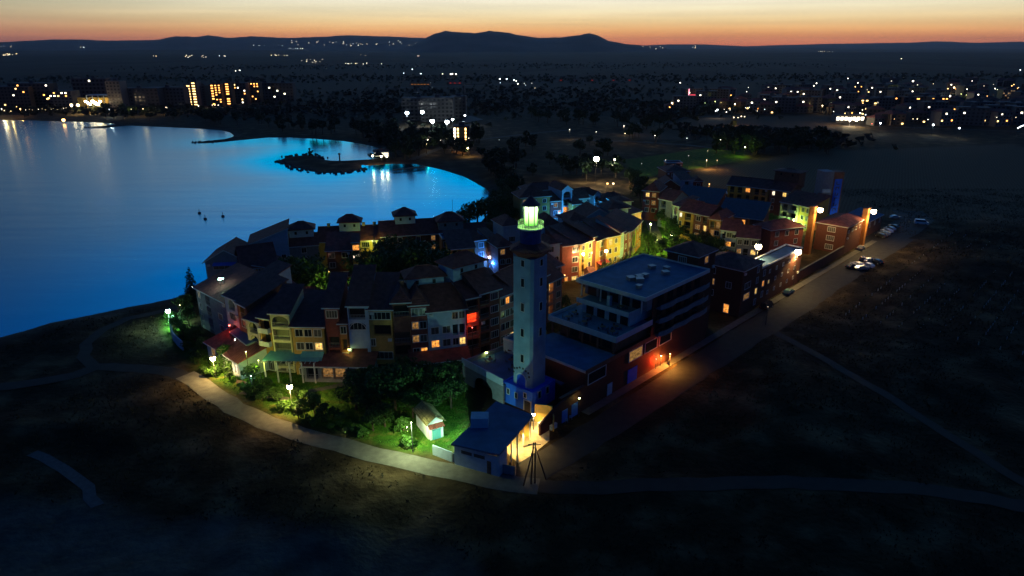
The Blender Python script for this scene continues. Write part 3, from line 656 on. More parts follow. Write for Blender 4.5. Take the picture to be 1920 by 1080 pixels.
# flared eave, drum, gallery, lantern
obj('cornice', MB().lathe([(2.5, ST), (2.8, ST + .3), (4.0, ST + 1.3), (4.0, ST + 1.5), (2.2, ST + 2.5)], 8, math.pi / 8), tile2, LH)
obj('drum', MB().lathe([(1.95, ST + 2.4), (1.95, ST + 4.7), (2.25, ST + 4.9), (2.25, ST + 5.1)], 24), mat('navy_plaster', (.03, .07, .20)), LH, smooth=False)
GZ = ST + 5.1
obj('gallery_floor', MB().lathe([(2.4, GZ), (2.4, GZ + .2)], 24), trim, LH)
gr = MB()
for i in range(24):
    t0 = 2 * math.pi * i / 24; t1 = 2 * math.pi * (i + 1) / 24; a = (2.3 * math.cos(t0), 2.3 * math.sin(t0)); c_ = (2.3 * math.cos(t1), 2.3 * math.sin(t1))
    gr.bar((*a, GZ + .2), (*a, GZ + 1.2), .035, 4)
    for zz in (.55, .9, 1.2): gr.bar((*a, GZ + zz), (*c_, GZ + zz), .03, 4)
obj('gallery_railing', gr, trim, LH)
LR = 1.3; LZ = GZ + .2; LT = LZ + 4.0
obj('lantern_sill', MB().lathe([(LR + .05, LZ), (LR + .05, LZ + .5)], 8, math.pi / 8), trim, LH)
lm = bpy.data.materials.new('lantern_glow'); lm.use_nodes = True; n = lm.node_tree.nodes; l = lm.node_tree.links; n.remove(n['Principled BSDF'])
e_ = n.new('ShaderNodeEmission'); t = n.new('ShaderNodeTexCoord'); s_ = n.new('ShaderNodeSeparateXYZ'); l.new(t.outputs['Object'], s_.inputs[0])
r_ = n.new('ShaderNodeValToRGB'); mr = n.new('ShaderNodeMapRange'); mr.inputs['From Min'].default_value = LZ + .5; mr.inputs['From Max'].default_value = LT; l.new(s_.outputs[2], mr.inputs['Value']); l.new(mr.outputs[0], r_.inputs[0])
r_.color_ramp.elements[0].color = (.10, .45, .03, 1); r_.color_ramp.elements[1].color = (.85, 1, .70, 1); x = r_.color_ramp.elements.new(.4); x.color = (.5, 1, .32, 1)
l.new(r_.outputs[0], e_.inputs[0]); e_.inputs[1].default_value = 2.7; l.new(e_.outputs[0], n['Material Output'].inputs[0])
for i in range(8):
    t0 = 2 * math.pi * i / 8 + math.pi / 8; t1 = t0 + math.pi / 4; a = Vector((LR * math.cos(t0), LR * math.sin(t0), 0)); c_ = Vector((LR * math.cos(t1), LR * math.sin(t1), 0))
    q = MB(); q.quad(a + Vector((0, 0, LZ + .5)), c_ + Vector((0, 0, LZ + .5)), c_ + Vector((0, 0, LT)), a + Vector((0, 0, LT))); obj('lantern_pane', q, lm, LH)
    obj('glazing_bar', MB().bar(a + Vector((0, 0, LZ + .5)), a + Vector((0, 0, LT)), .09, 5), dark, LH)
obj('lantern_roof', MB().lathe([(LR + .45, LT), (LR + .45, LT + .15), (LR * .75, LT + .8), (.35, LT + 1.5), (.12, LT + 1.7), (.05, LT + 2.6)], 16), dark, LH)
for rz_ in range(4):
    ld = bpy.data.lights.new('lantern_light', 'POINT'); ld.energy = 420; ld.color = (.4, 1, .18); ld.shadow_soft_size = .15; lo = bpy.data.objects.new('lantern_light', ld); C.objects.link(lo); lo.parent = LH
    t0 = rz_ * math.pi / 2 + math.pi / 8; lo.location = ((LR + .35) * math.cos(t0), (LR + .35) * math.sin(t0), LZ + 3.2)

# ------------------------------------------------------------ RESORT HOUSES
def base_pt(xt, yt, yb): return G(960 + (xt - 960) * (4140 - yb) / (4140 - yt), yb)
def hs(label, xa, xb, yt, yba, ybb, depth, wall, **k):
    A = base_pt(xa, yt, yba); B = base_pt(xb, yt, ybb)
    return building(label, A, B, max(top_z(A, yt), 3.2), depth, wall, **k)
PINKW = pink
# front row, from the sea end to the lighthouse
hs('pale grey end house with dark shed roof next to the cypress', 366, 419, 538, 612, 646, 11, grey, roof=('shed', 3.2, .5), rmat=tile2, front=[(.1, .9, 'wwww'), (.38, 2.2, 'rrrr'), (.75, 2.0, '.www')], right=[(.4, 1.2, 'ww.w')])
hs('narrow grey gabled house with one tall dark opening near the sea end', 420, 443, 553, 652, 664, 14, white, roof=('shed', 4.5, .4), rmat=tile2, front=[(.5, 2.6, 'AWr')], right=[(.25, 1.4, 'ww.'), (.6, 1.2, 'w..')])
hs('brown house set back behind the red lit doorway', 443, 460, 566, 666, 677, 10, brown, roof=('shed', 3.5, .4), rmat=tile2, front=[(.5, 1.8, 'rwr')])
hs('yellow lit house front with two stacked arched openings', 460, 483, 596, 684, 692, 8, cream, roof=('shed', 3, .5), rmat=tile2, front=[(.5, 2.6, 'AArr')])
hs('cream house with two white balconies beside the arched tower', 484, 504, 594, 692, 696, 8, ochre, roof=('shed', 3, .4), front=[(.55, 2.4, 'pp.d')])
hs('cream square tower house with three wide framed openings', 505, 541, 587, 697, 699, 8, cream, roof=('shed', 3.4, .35), rmat=tile2, front=[(.5, 3.6, 'ArrrA')], right=[(.5, 1.2, '.w..')])
hs('wide ochre house with two rows of three windows', 546, 606, 611, 702, 703, 11, ochre, roof=('shed', 3.6, .5), rmat=tile2, front=[(.22, 1.5, 'ww.d'), (.5, 1.5, 'ww..'), (.8, 1.5, 'ww.d')], canopy=[(.25, .95, 5.4, 2.2, 1.1, awn_t)])
hs('narrow maroon house with single white window above dark loggias', 607, 634, 576, 702, 702, 9, maroon, roof=('shed', 4.2, .4), rmat=tile2, front=[(.5, 2.2, 'W.rrr')])
hs('orange strip house with one bright tall window', 635, 649, 606, 702, 702, 8, orange, roof=('shed', 2.5, .4), front=[(.55, 1.1, 'w1w.w')])
hs('blue-white tower house with steep dark roof and lit window band', 650, 689, 573, 701, 701, 10, white, roof=('shed', 5.2, .35), rmat=tile, front=[(.45, 3.4, 'ra.p.'), (.3, 1.5, '..1' if 0 else '...')], right=[(.5, 1.0, 'w.w')])
hs('ochre house with wide yellow lit top window', 690, 734, 579, 700, 700, 10, ochre, roof=('shed', 4.2, .5), rmat=tile2, front=[(.55, 3.6, 'W7.W5rr'), (.12, .9, 'w.w.w')])
hs('dark brown tower house with orange glow on its loggia', 735, 767, 568, 700, 698, 9, brown, roof=('hip', 2.2, .5), rmat=tile2, front=[(.5, 3.2, 'r.r5rr')], chimneys=[(.6, .5, 19.5)])
hs('maroon house with paired white windows and one lit pane', 768, 800, 573, 698, 695, 10, maroon, roof=('hip', 2.6, .5), front=[(.28, 1.3, 'wwwww'), (.74, 1.3, 'wwwww')])
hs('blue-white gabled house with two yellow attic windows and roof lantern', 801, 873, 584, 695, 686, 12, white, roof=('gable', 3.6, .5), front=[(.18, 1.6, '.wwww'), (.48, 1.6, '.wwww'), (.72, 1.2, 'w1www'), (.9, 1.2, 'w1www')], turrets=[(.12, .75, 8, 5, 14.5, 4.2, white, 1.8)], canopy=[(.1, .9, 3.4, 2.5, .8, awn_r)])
hs('brown house with glowing red balcony', 874, 898, 560, 686, 680, 10, brown, roof=('shed', 3.4, .4), rmat=tile2, front=[(.5, 3.2, ['r', 'r4', 'r', 'r'])])
hs('grey-brown house with stacked balconies right of the red balcony', 899, 936, 550, 680, 667, 11, brown, roof=('gable', 3.0, .5), front=[(.25, 2.4, 'rrrrr'), (.75, 2.0, 'wwwww')], turrets=[(.35, .8, 8.5, 5.5, 16.8, 3.6, white, 2.0)])
hs('dim pink house with a grid of small windows left of the lighthouse', 937, 966, 556, 665, 652, 11, pink, roof=('shed', 3.6, .5), rmat=tile2, front=[(.2, 1.2, 'wwww'), (.5, 1.2, 'wwww'), (.8, 1.2, 'wwww')])
hs('brown house directly behind the lighthouse shaft', 967, 1026, 545, 650, 612, 11, brown, roof=('gable', 3, .5), front=[(.2, 1.6, 'wwww'), (.8, 1.6, 'rrrr')])
hs('pink house with white framed windows right of the lighthouse shaft', 1027, 1054, 529, 606, 592, 10, pink, roof=('gable', 3, .5), front=[(.25, 1.8, 'rrrr'), (.75, 1.8, 'WWWW')])
hs('low pink house with pale roof band behind the pink facade', 1030, 1054, 503, 566, 558, 7, pink, roof=('shed', 2, .5), front=[(.7, 1.5, 'www')])
hs('blue-white stepped house right of the lantern drum', 1028, 1050, 459, 540, 536, 8, white, roof=('hip', 1.4, .4), front=[(.3, 1.4, 'w.w.'), (.75, 1.4, '.aww')])
# second line of roofs behind the front row
hs('white gabled house whose wide side wall faces the front roofs', 446, 516, 553, 628, 632, 10, white, roof=('gabley', 3.4, .4), rmat=tile2, front=[(.3, 2.2, 'W..'), (.62, .9, '.w.')], right=[(.5, 1.2, 'w..')])
hs('low dark roofed house in front of the courtyard tree', 520, 578, 571, 640, 640, 9, grey, roof=('gable', 2.6, .5), rmat=tile2, front=[(.3, 1.6, 'www')])
hs('white penthouse box with curved wall beside the yellow courtyard lamp', 608, 645, 560, 648, 648, 7, white, roof=('flat', 0, 0), front=[(.4, 2.4, 'r..')])
hs('small white roof box house behind the ochre houses', 731, 750, 541, 636, 636, 5, white, roof=('flat', 0, 0), front=[(.5, 1, 'w..')])
hs('dark hipped house behind the blue gabled house', 868, 934, 532, 604, 596, 9, brown, roof=('hip', 2.4, .6), front=[(.3, 1.4, 'www'), (.7, 1.4, 'www')])
# back row, along the bay
hs('low grey house with broad gable by the water at far left', 384, 462, 491, 545, 542, 13, grey, roof=('gabley', 3.2, .6), rmat=tile2, front=[(.45, 6, 'W..'), (.9, 1, 'w..')], canopy=[(.2, .75, 8.2, 1.6, .5, awn_b)])
hs('white back row house with slanting roof and yellow lit corner', 466, 541, 459, 520, 514, 12, white, roof=('shedl', 4.0, .5), rmat=tile2, front=[(.12, 1.6, 'a7...'), (.55, 1.2, '.w..'), (.85, 1.2, '.w..')])
hs('wide maroon roofed house below the slanting white house', 456, 520, 503, 566, 556, 12, maroon, roof=('gable', 4.4, .6), rmat=tile2, front=[(.35, 1.0, 'w1...'), (.7, 1.4, 'www')])
hs('orange lit corner house with white windows by the courtyard tree', 521, 553, 504, 570, 556, 9, orange, roof=('hip', 2.4, .6), rmat=tile2, front=[(.25, 1.2, 'w.w'), (.55, 1.2, 'www'), (.82, 1.2, 'www')], left=[(.3, 1.2, 'www'), (.7, 1.2, 'www')])
hs('back row house carrying the wide hipped belvedere', 542, 596, 462, 512, 508, 10, grey, roof=('gable', 2.4, .5), rmat=tile2, front=[(.5, 1.4, 'www')], turrets=[(.45, .6, 7.2, 5.5, 11.5, 4.2, white, 1.9)])
hs('long back row house with yellow lit wall strip under the eave', 597, 714, 453, 503, 498, 11, yellow, roof=('gable', 3.2, .5), rmat=tile2, front=[(.25, 2.2, 'W..'), (.75, 2.2, 'W.w'), (.9, 1.2, 'w.w')], turrets=[(.5, .5, 6.4, 4.5, 12.5, 4.0, white, 2.0)], chimneys=[(.15, .5, 16.5), (.72, .5, 17), (.9, .5, 17)])
hs('red brick courtyard house with white framed windows', 612, 658, 470, 524, 522, 8, brick, roof=('shed', 3, .5), rmat=tile2, front=[(.2, 1.6, 'www.'), (.75, 1.8, 'W.W.')], left=[(.5, 1.4, 'www')])
hs('narrow stair tower with orange and white glowing windows', 659, 674, 455, 523, 522, 5, yellow, roof=('shed', 1.2, .3), front=[(.5, 1.8, 'W2W3W7.'.replace('W', 'W'))] if 0 else [(.5, 1.8, ['W2', 'W3', 'W7', '.'])])
hs('long dark roofed brick house behind the courtyard trees', 715, 829, 443, 497, 489, 11, brick, roof=('gable', 3.4, .5), rmat=tile2, front=[(.1, 1.2, 'w.w'), (.3, 1.2, 'www'), (.6, 1.2, 'www'), (.85, 1.2, 'www')], turrets=[(.42, .6, 6.4, 5.5, 12.0, 4.4, white, 2.1)])
hs('tall dark stair tower between the back row houses', 829, 842, 449, 512, 511, 6, brown, roof=('flat', 0, 0), front=[(.5, 1.2, 'wwww')])
hs('olive lit house front with two tall dark window bays', 843, 889, 467, 524, 520, 9, ochre, roof=('shed', 3.0, .5), rmat=tile2, front=[(.22, 1.4, ['r', 'r', 'r', '.']), (.42, 1.2, ['r', 'r', 'r', '.'])])
hs('back row house with shingled tower roof by the dark trees', 830, 913, 446, 492, 486, 11, brown, roof=('gable', 2.8, .6), rmat=tile2, front=[(.55, 1.6, 'w.w'), (.75, 1.6, 'www')], turrets=[(.22, .5, 8.0, 6, 12.4, 4.0, grey, 2.4)])
hs('dim brown house left of the blue lit wall', 890, 914, 452, 512, 508, 8, brown, roof=('hip', 1.5, .4), front=[(.5, 1.5, 'www')])
BW = hs('narrow house wall flooded with blue light', 915, 932, 448, 508, 505, 7, white, roof=('shed', 1.5, .2))
hs('maroon house with arched white windows beside the blue wall', 934, 962, 464, 522, 518, 9, maroon, roof=('hip', 2.2, .5), front=[(.3, 1.4, 'waa'), (.7, 1.4, '.aa')])
hs('blue-white roof box house behind the lantern, left side', 944, 976, 424, 492, 488, 9, white, roof=('hip', 2.2, .6), front=[(.5, 2, '.w')])
hs('blue-white roof box house behind the lantern, right side', 1020, 1050, 425, 492, 488, 9, white, roof=('hip', 3.0, .5), front=[(.5, 2, '.w')])
# centre right cluster
hs('ochre hipped house with three blue-white arched windows', 976, 1031, 371, 428, 424, 10, ochre, roof=('hip', 3.0, .6), front=[(.14, 1.3, ['a', 'w', 'w']), (.48, 1.3, ['a', 'w', 'w']), (.82, 1.3, ['a', 'w', 'w'])], right=[(.5, 1.3, 'www')])
hs('long roofed house behind the ochre hipped house', 985, 1052, 358, 404, 400, 9, white, roof=('hip', 2.2, .5), rmat=tile2)
hs('brown house between the ochre house and the bright blue tower', 1032, 1052, 378, 424, 422, 9, maroon, roof=('shed', 2, .4), front=[(.5, 1.4, ['w', 'w', 'w']), (.85, 1.0, ['.', 'w2', '.'])])
hs('bright azure tower house with stacked openings and arched top', 1054, 1073, 357, 422, 420, 12, bluep if 0 else white, roof=('gabley', 1.6, .3), front=[(.5, 3.0, ['A', 'r', 'r2', 'r'])], right=[(.5, 1.2, 'w..')])
hs('ochre terrace house right of the azure tower', 1074, 1094, 384, 424, 421, 8, ochre, roof=('shed', 1.6, .3), front=[(.5, 1.6, 'wrw')])
hs('house with gable roof between the two blue towers', 1080, 1112, 372, 412, 409, 8, cream, roof=('gable', 3.0, .4), front=[(.3, 1.4, 'wr.'), (.75, 1.4, 'w.w')])
hs('smaller blue tower house with arched top opening', 1114, 1126, 366, 412, 410, 10, white, roof=('gabley', 1.4, .3), front=[(.5, 2.0, ['A', 'r', '.'])], right=[(.4, 1.2, 'w..')])
hs('shingle roofed white house behind the smaller blue tower', 1128, 1180, 378, 414, 410, 9, white, roof=('hip', 2.4, .5), front=[(.3, 1.4, '.w.'), (.7, 1.4, 'ww.')])
hs('broad blue-white gabled house with low dark roof', 1094, 1150, 410, 462, 458, 12, white, roof=('gabley', 3.0, .5), front=[(.5, 1.2, '.w.')], right=[(.5, 1.4, 'w..')])
hs('hipped white roof pavilion house above the red facade', 1066, 1104, 416, 482, 478, 9, white, roof=('hip', 2.2, .7), front=[(.3, .9, 'w..'), (.7, .9, 'w..')])
hs('hipped white pavilion house at the bend of the arc', 1142, 1178, 393, 452, 448, 9, white, roof=('hip', 2.0, .7), front=[(.5, .9, 'w..')])
hs('small white pavilion house with flat brown roof near the garden', 1152, 1184, 379, 426, 424, 7, white, roof=('hip', 1.4, .6), front=[(.5, .9, 'w..')])
hs('pink garden side house with terraces beside the lit trees', 1170, 1202, 406, 452, 440, 11, pink, roof=('shed', 2.4, .4), front=[(.5, 2, 'rw')], right=[(.3, 1.4, 'rr'), (.7, 1.4, 'rr')])
# the curved facade, left to right
arc = [('reddish brown arc house with three white windows', 1055, 1087, 462, 529, 524, maroon, [(.25, 1.0, ['.', '.', '.', 'd2']), (.75, 1.8, ['w', 'w', 'w', 'w1'])]),
       ('amber arc house with wall lamp and yellow ground floor window', 1087, 1111, 458, 524, 514, ochre, [(.3, 1.2, ['w', 'r', 'r', 'W1']), (.8, 1.2, ['w', 'w', 'w', '.'])]),
       ('slim dark red arc tower between amber and orange fronts', 1111, 1118, 445, 514, 511, brick, []),
       ('bright orange arc house with three windows', 1118, 1138, 452, 511, 503, orange, [(.5, 1.5, ['w', 'w', 'w', 'd'])]),
       ('bright yellow arc house with paired tall windows', 1138, 1164, 446, 503, 496, yellow, [(.28, 1.1, ['a', 'w', 'a', 'w']), (.68, 1.1, ['a', 'w', 'a', 'w'])]),
       ('slim white arc house between yellow and pink fronts', 1164, 1171, 436, 496, 492, white, [(.5, .7, ['.', 'w', '.'])]),
       ('dark maroon arc house with small white windows', 1171, 1178, 438, 492, 487, maroon, [(.5, 1.0, ['w', 'w', 'w'])]),
       ('narrow pink striped arc house beside the yellow-green one', 1178, 1186, 436, 487, 481, pink, [(.5, 1.0, ['w', 'w', 'w'])]),
       ('narrow yellow-green arc house before the last orange one', 1186, 1193, 431, 481, 474, lime, [(.5, .9, ['w', 'r', 'w'])]),
       ('last orange arc house beside the lit garden', 1193, 1203, 424, 474, 462, orange, [(.35, .9, ['w', 'w', 'w']), (.75, .9, ['w', 'w', 'w'])])]
for i, (lb, xa, xb, yt, ya, yb, wm_, fr_) in enumerate(arc):
    hs(lb, xa, xb, yt, ya, yb, 11 if xb < 1165 else 9, wm_, roof=('shed', 3.2 + (i % 3) * .15, .35 + .03 * (i % 2)), rmat=tile2 if i % 2 else tile, front=fr_, canopy=[(.1, .95, 3.2, 1.8, .7, awn_r)] if i in (3,) else ())
hs('small kiosk house with red arched awning by the orange front', 1106, 1116, 516, 531, 529, 3, pink, roof=('gable', 1.2, .3), front=[(.5, 1.6, 'd7')])
# right-hand blocks
D_ = [('tall dark block with roof cabin at the back of the right cluster', 1250, 1292, 322, 372, 371, 12, brown, ('hip', 2, .5), [(.3, 1.4, 'www'), (.7, 1.4, 'www')]),
      ('maroon gabled hall behind the glazed roof', 1236, 1276, 350, 392, 392, 10, maroon, ('gabley', 3, .4), [(.5, 1.5, 'w..')]),
      ('grey fronted house with stacked white balconies', 1278, 1300, 338, 388, 387, 9, white, ('shed', 2, .4), [(.5, 2.2, ['r', 'p', 'p'])]),
      ('small brown house with orange lamp at its corner', 1302, 1318, 340, 382, 382, 7, maroon, ('hip', 1.5, .4), [(.5, 1.4, ['w', '.'])]),
      ('dark red roofed house at the left end of the right cluster', 1206, 1236, 357, 412, 415, 12, maroon, ('hip', 3, .5), [(.3, 1.4, 'www'), (.7, 1.4, 'www')]),
      ('blue-grey house with open upper terrace', 1236, 1262, 372, 424, 430, 10, grey, ('gable', 3, .4), [(.35, 2.0, 'rrr')]),
      ('house with pale blue tower front between dark blocks', 1262, 1274, 384, 438, 442, 9, white, ('shed', 2.4, .3), [(.5, 1.6, ['5', 'r', 'r', 'r'] if 0 else ['r5', 'r', 'r'])]),
      ('brown block with bright white-lit window at its left corner', 1274, 1302, 394, 446, 452, 11, ochre, ('gable', 3, .4), [(.12, .9, ['w3', 'w', 'w']), (.6, 2.6, ['r', 'r', 'r'])]),
      ('long brown block with thin white roof rail', 1302, 1330, 400, 456, 462, 11, brown, ('gable', 2.6, .4), [(.3, 1.6, ['w', 'w5', 'w']), (.75, 1.6, ['r', 'r', 'r'])]),
      ('ochre block with dim lit balcony window', 1330, 1352, 410, 466, 470, 11, ochre, ('hip', 2.2, .4), [(.3, 1.6, ['r', 'r5', 'r']), (.75, 1.6, ['r', 'w', 'r'])]),
      ('pale blue block with two orange windows near the floodlight', 1352, 1382, 430, 482, 486, 10, white, ('gable', 2.6, .4), [(.2, 1.2, ['r', 'w', 'w']), (.55, 1.6, ['w', 'w2', 'w2']), (.85, 1.2, ['w', 'w', 'w'])]),
      ('blue-grey block running under the left floodlight', 1382, 1424, 444, 496, 500, 10, grey, ('gable', 2.6, .4), [(.15, 1.2, 'www'), (.45, 1.4, 'wrw'), (.8, 1.4, 'www')])]
for lb, xa, xb, yt, ya, yb, dp, w_, rf, fr_ in D_:
    hs(lb, xa, xb, yt, ya, yb, dp, w_, roof=rf, rmat=tile2, front=fr_)
hs('flat dark cabin on the tallest back block', 1250, 1280, 306, 362, 362, 6, brown, roof=('flat', 0, 0), front=[(.5, 1.2, 'w.')])
hs('long house with blue glazed roof and orange windows', 1264, 1345, 374, 416, 428, 9, maroon, roof=('shed', 4.2, .3), rmat=blueglass, front=[(.55, 1.2, ['.', 'w2', '.']), (.72, .7, ['.', 'w2', '.']), (.9, .8, ['.', 'w3', '.'])])
hs('house with wide blue glazed roof in the middle of the right cluster', 1346, 1432, 402, 450, 462, 9, brown, roof=('shed', 4.2, .3), rmat=blueglass, front=[(.1, .9, ['w3', '.']), (.55, 2.2, ['W2', '.'])])
hs('plain long red building behind the glazed roofs', 1318, 1364, 362, 400, 402, 8, maroon, roof=('flat', 0, 0), front=[(.5, 1.2, 'w.')])
hs('back ochre apartment block with wide dark roof, left half', 1365, 1398, 346, 394, 398, 11, ochre, roof=('gable', 2.6, .5), rmat=tile2, front=[(.25, 2.0, ['r', 'r', 'r1']), (.7, 2.0, ['r', 'r', 'r'])])
hs('back ochre apartment block with glowing window, right half', 1398, 1442, 349, 398, 404, 11, ochre, roof=('gable', 2.6, .5), rmat=tile2, front=[(.12, 1.8, ['w2', 'r', 'r']), (.5, 2.0, ['r', 'r', 'r']), (.8, 1.8, ['r', 'r', 'r'])], right=[(.5, 1.2, 'www')])
hs('apartment block with square dark roof cabin', 1444, 1482, 354, 404, 410, 12, brown, roof=('gable', 2.2, .5), rmat=tile2, front=[(.2, 1.0, ['w3', 'w', 'w']), (.75, 1.4, ['w1', 'r', 'r'])], turrets=[(.4, .9, 10, 7, 11.5, 6.5, brown, .8)])
hs('apartment house with white balconies lit green by the mast lamp', 1464, 1500, 378, 420, 428, 9, cream, roof=('shed', 3.2, .4), rmat=tile, front=[(.25, 2.4, ['r', 'p', 'r']), (.72, 2.6, ['p', 'p', 'r'])])
hs('yellow and red lit corner house beside the brick pillar', 1500, 1521, 384, 428, 434, 9, yellow, roof=('shed', 3.4, .5), rmat=tile, front=[(.35, 1.2, ['w', 'w', 'w']), (.75, .9, ['w', 'w', 'w'])])

# street side blocks, laid out along the road
def street(label, l0, r0, r1, h, depth, wall, **k): return building(label, RD(l0, r0), RD(l0, r1), h, depth, wall, **k)
gridc = lambda n_, codes, w=1.3: [((i + .5) / n_, w, list(codes)) for i in range(n_)]
street('corner house with white framed bays and two lit windows by the road', .4, 68, 79, 12.5, 12, brick, roof=('hip', 2.4, .4), rmat=tile2, front=[(.3, 3.2, ['.', 'W', 'W5', '.']), (.8, 1.1, ['w', 'w', 'w1', 'w'])], left=[(.3, 1.6, ['w', 'w', 'w', '.']), (.7, 1.4, ['.', 'w', '.', 'd'])], plinth=1)
street('long windowless brick building along the road under the orange floodlight', .5, 79.2, 106, 10.5, 5, brick, roof=('flat', 0, 0), rmat=slab, front=[(.07, 1.1, ['w', 'w', 'w'])] + [(f, .8, ['s', 's', 's']) for f in (.2, .36, .52, .68, .84)])

street('brick block with tall white framed stair window past the courtyard gap', 1, 145, 163, 9.3, 10, brick, roof=('hip', 1.6, .4), rmat=tile2, left=[(.5, 2.4, ['W', 'W', 'W'])], front=gridc(5, 's..', 1.0))
street('dark low service building at the end of the street', 3, 168, 190, 5.5, 8, brown, roof=('shed', 1.4, .3), rmat=slab, front=gridc(4, 'w', 1.2))
CWL = thing('courtyard_wall', 'long low brick wall closing the courtyard along the street', 'wall', tuple(RD(.9, 106.5)), math.atan2(HR.y, HR.x))
obj('wall', MB().box(0, 38, 0, .4, -.3, 3.0), brick, CWL); obj('coping', MB().box(-.05, 38.05, -.08, .48, 3.01, 3.15), concrete, CWL)
hs('maroon hipped house between the left floodlight and the brick pillar', 1446, 1506, 432, 486, 478, 8, maroon, roof=('hip', 2.0, .4), rmat=tile2, front=[(.2, 1.3, 'www'), (.5, 1.3, 'w.w'), (.8, 1.3, 'www')])
# tall tower with white balconies and vertical blue name board
TB = base_pt(1546, 322, 418); TT = thing('tower_block', 'slim tall tower with white stacked balconies and vertical blue sign board', 'tower', tuple(TB), .12); th_ = top_z(TB, 322)
obj('wall', MB().box(0, 4.2, 0, 5, -.4, th_), grey, TT); obj('wall', MB().box(4.25, 8.6, .3, 5, -.4, th_ - .3), brown, TT)
for i in range(5): obj('balcony', MB().box(.2, 3.2, -.9, -.003, th_ - 8 - i * 3.1, th_ - 6.7 - i * 3.1), white, TT)
sg = MB(); sg.box(5.0, 8.0, .12, .28, 2.0, th_ - 3.0); so = obj('sign_board', sg, bluep, TT)
glb = MB()
for i in range(7):
    z = th_ - 4.6 - i * 2.1
    glb.box(5.7, 6.0, .05, .118, z - .6, z + .6); glb.box(6.05, 7.1, .05, .118, z + (.35 if i % 2 else -.6), z + (.6 if i % 2 else -.35))
    if i % 3: glb.box(6.8, 7.1, .05, .118, z - .3, z + .3)
obj('lettering', glb, dark, so)

# ------------------------------------------------------------ big terraced hotel on the street (local frame: x along street, y inwards)
def local_boxes(parent): pass
HT = thing('hotel', 'large flat roofed brick hotel stepping down in terraces towards the lighthouse', 'hotel', tuple(HO), math.atan2(HR.y, HR.x))
def hbox(name, x0, x1, y0, y1, z0, z1, m, par=HT): return obj(name, MB().box(x0, x1, y0, y1, z0, z1), m, par)
hbox('wall', 3.2, 50, 0, 16, -.4, 8.0, brick)
hbox('terrace_floor', 3.0, 13.0, -.25, 16.3, 8.003, 8.3, slab)
tp = MB().box(2.95, 50.2, -.32, -.26, 7.6, 8.55); obj('parapet', tp, brown, HT); obj('parapet', MB().box(2.9, 2.96, -.25, 16.3, 7.9, 8.45), trim, HT)
hbox('wall', 14.5, 50, 1.2, 15.5, 8.01, 11.2, brown)
t3 = hbox('terrace_floor', 12.6, 25.5, -.1, 17.2, 11.21, 11.5, slab)
obj('parapet', MB().box(12.45, 12.58, -.2, 17.3, 11.0, 12.2).box(12.6, 25.5, -.25, -.12, 11.0, 12.2).box(12.6, 22, 17.21, 17.35, 11.0, 12.2), white, HT)
hbox('wall', 20.3, 50, 2.0, 14.4, 11.52, 14.2, white)
hbox('terrace_floor', 19.2, 26, 1.6, 14.9, 14.21, 14.45, slab)
obj('parapet', MB().box(19.05, 19.18, 1.5, 15.0, 13.95, 15.0).box(19.2, 23, 1.45, 1.58, 13.95, 15.0), white, HT)
hbox('wall', 23.5, 47, .2, 16.2, 14.47, 17.6, grey)
hbox('wall', 25.5, 47, .01, .19, 8.01, 17.6, brick)
hbox('roof', 21.5, 47.3, -.6, 16.9, 17.61, 17.9, slab)
obj('parapet', MB().box(21.3, 21.48, -.8, 17.1, 17.4, 18.25).box(21.5, 47.3, -.8, -.62, 17.4, 18.25).box(21.5, 47.3, 16.92, 17.1, 17.4, 18.25).box(47.32, 47.5, -.8, 17.1, 17.4, 18.25), trim, HT)
# awning panels along the roof edge facing the lighthouse
sm_ = MB(); Mx = Matrix.Rotation(math.radians(24), 4, 'Y'); sm_.box(-1.0, 1.0, -1.0, 1.0, -.03, .03, Mx); sme = sm_.mesh('awning_panel'); sme.materials.append(solar)
for i in range(7):
    if i == 2: continue
    o = bpy.data.objects.new('awning_panel', sme); C.objects.link(o); o.parent = HT; o.location = (20.4, .6 + i * 2.25, 17.7)
# terrace glazing, columns, windows, garage doors
for y0 in (3.4, 6.2, 9.3, 12.2): hbox('glass_door', 20.2, 20.29, y0 - .95, y0 + .95, 11.53, 13.8, glass)
for y0 in (1.5, 4.4, 7.3, 10.2, 13.1): hbox('glass_door', 23.4, 23.49, y0, y0 + 2.2, 14.48, 17.0, glass)
for y0 in (2.2, 5.0, 7.8, 10.6): hbox('glass_door', 14.4, 14.49, y0, y0 + 2.2, 8.32, 10.8, glass)
for y0 in (.4, 4.3, 8.2, 12.1, 16.2): hbox('column', 12.75, 13.1, y0, y0 + .35, 8.31, 11.2, brown)
for y0 in (.2, 5.2, 10.5, 15.6): hbox('column', 21.6, 21.85, y0, y0 + .25, 14.46, 17.4, trim)
hbox('chimney', 20.6, 21.4, 7.4, 8.2, 14.47, 16.6, white)
for x0, w, lit in ((5.2, 5.5, None), (18.8, 4.6, LIT['5']), (24.6, 4.6, None), (30.2, 4.6, None)):
    o = obj('window', frame_mesh(w, 2.2, False, True, .15), brown, HT, (x0 + w / 2 - 1, -.06, 5.0)); obj('pane', pane_mesh(w, 2.2, lit or glass), lit or glass, o, (0, .03, 0))
for x0, w, h_ in ((17.6, 3.4, 3.2), (10.6, 1.6, 2.6), (1000, 0, 0)):
    if x0 < 900: hbox('garage_door' if w > 2 else 'door', x0, x0 + w, -.1, -.005, 0.05, h_, bluep if w > 2 else white)
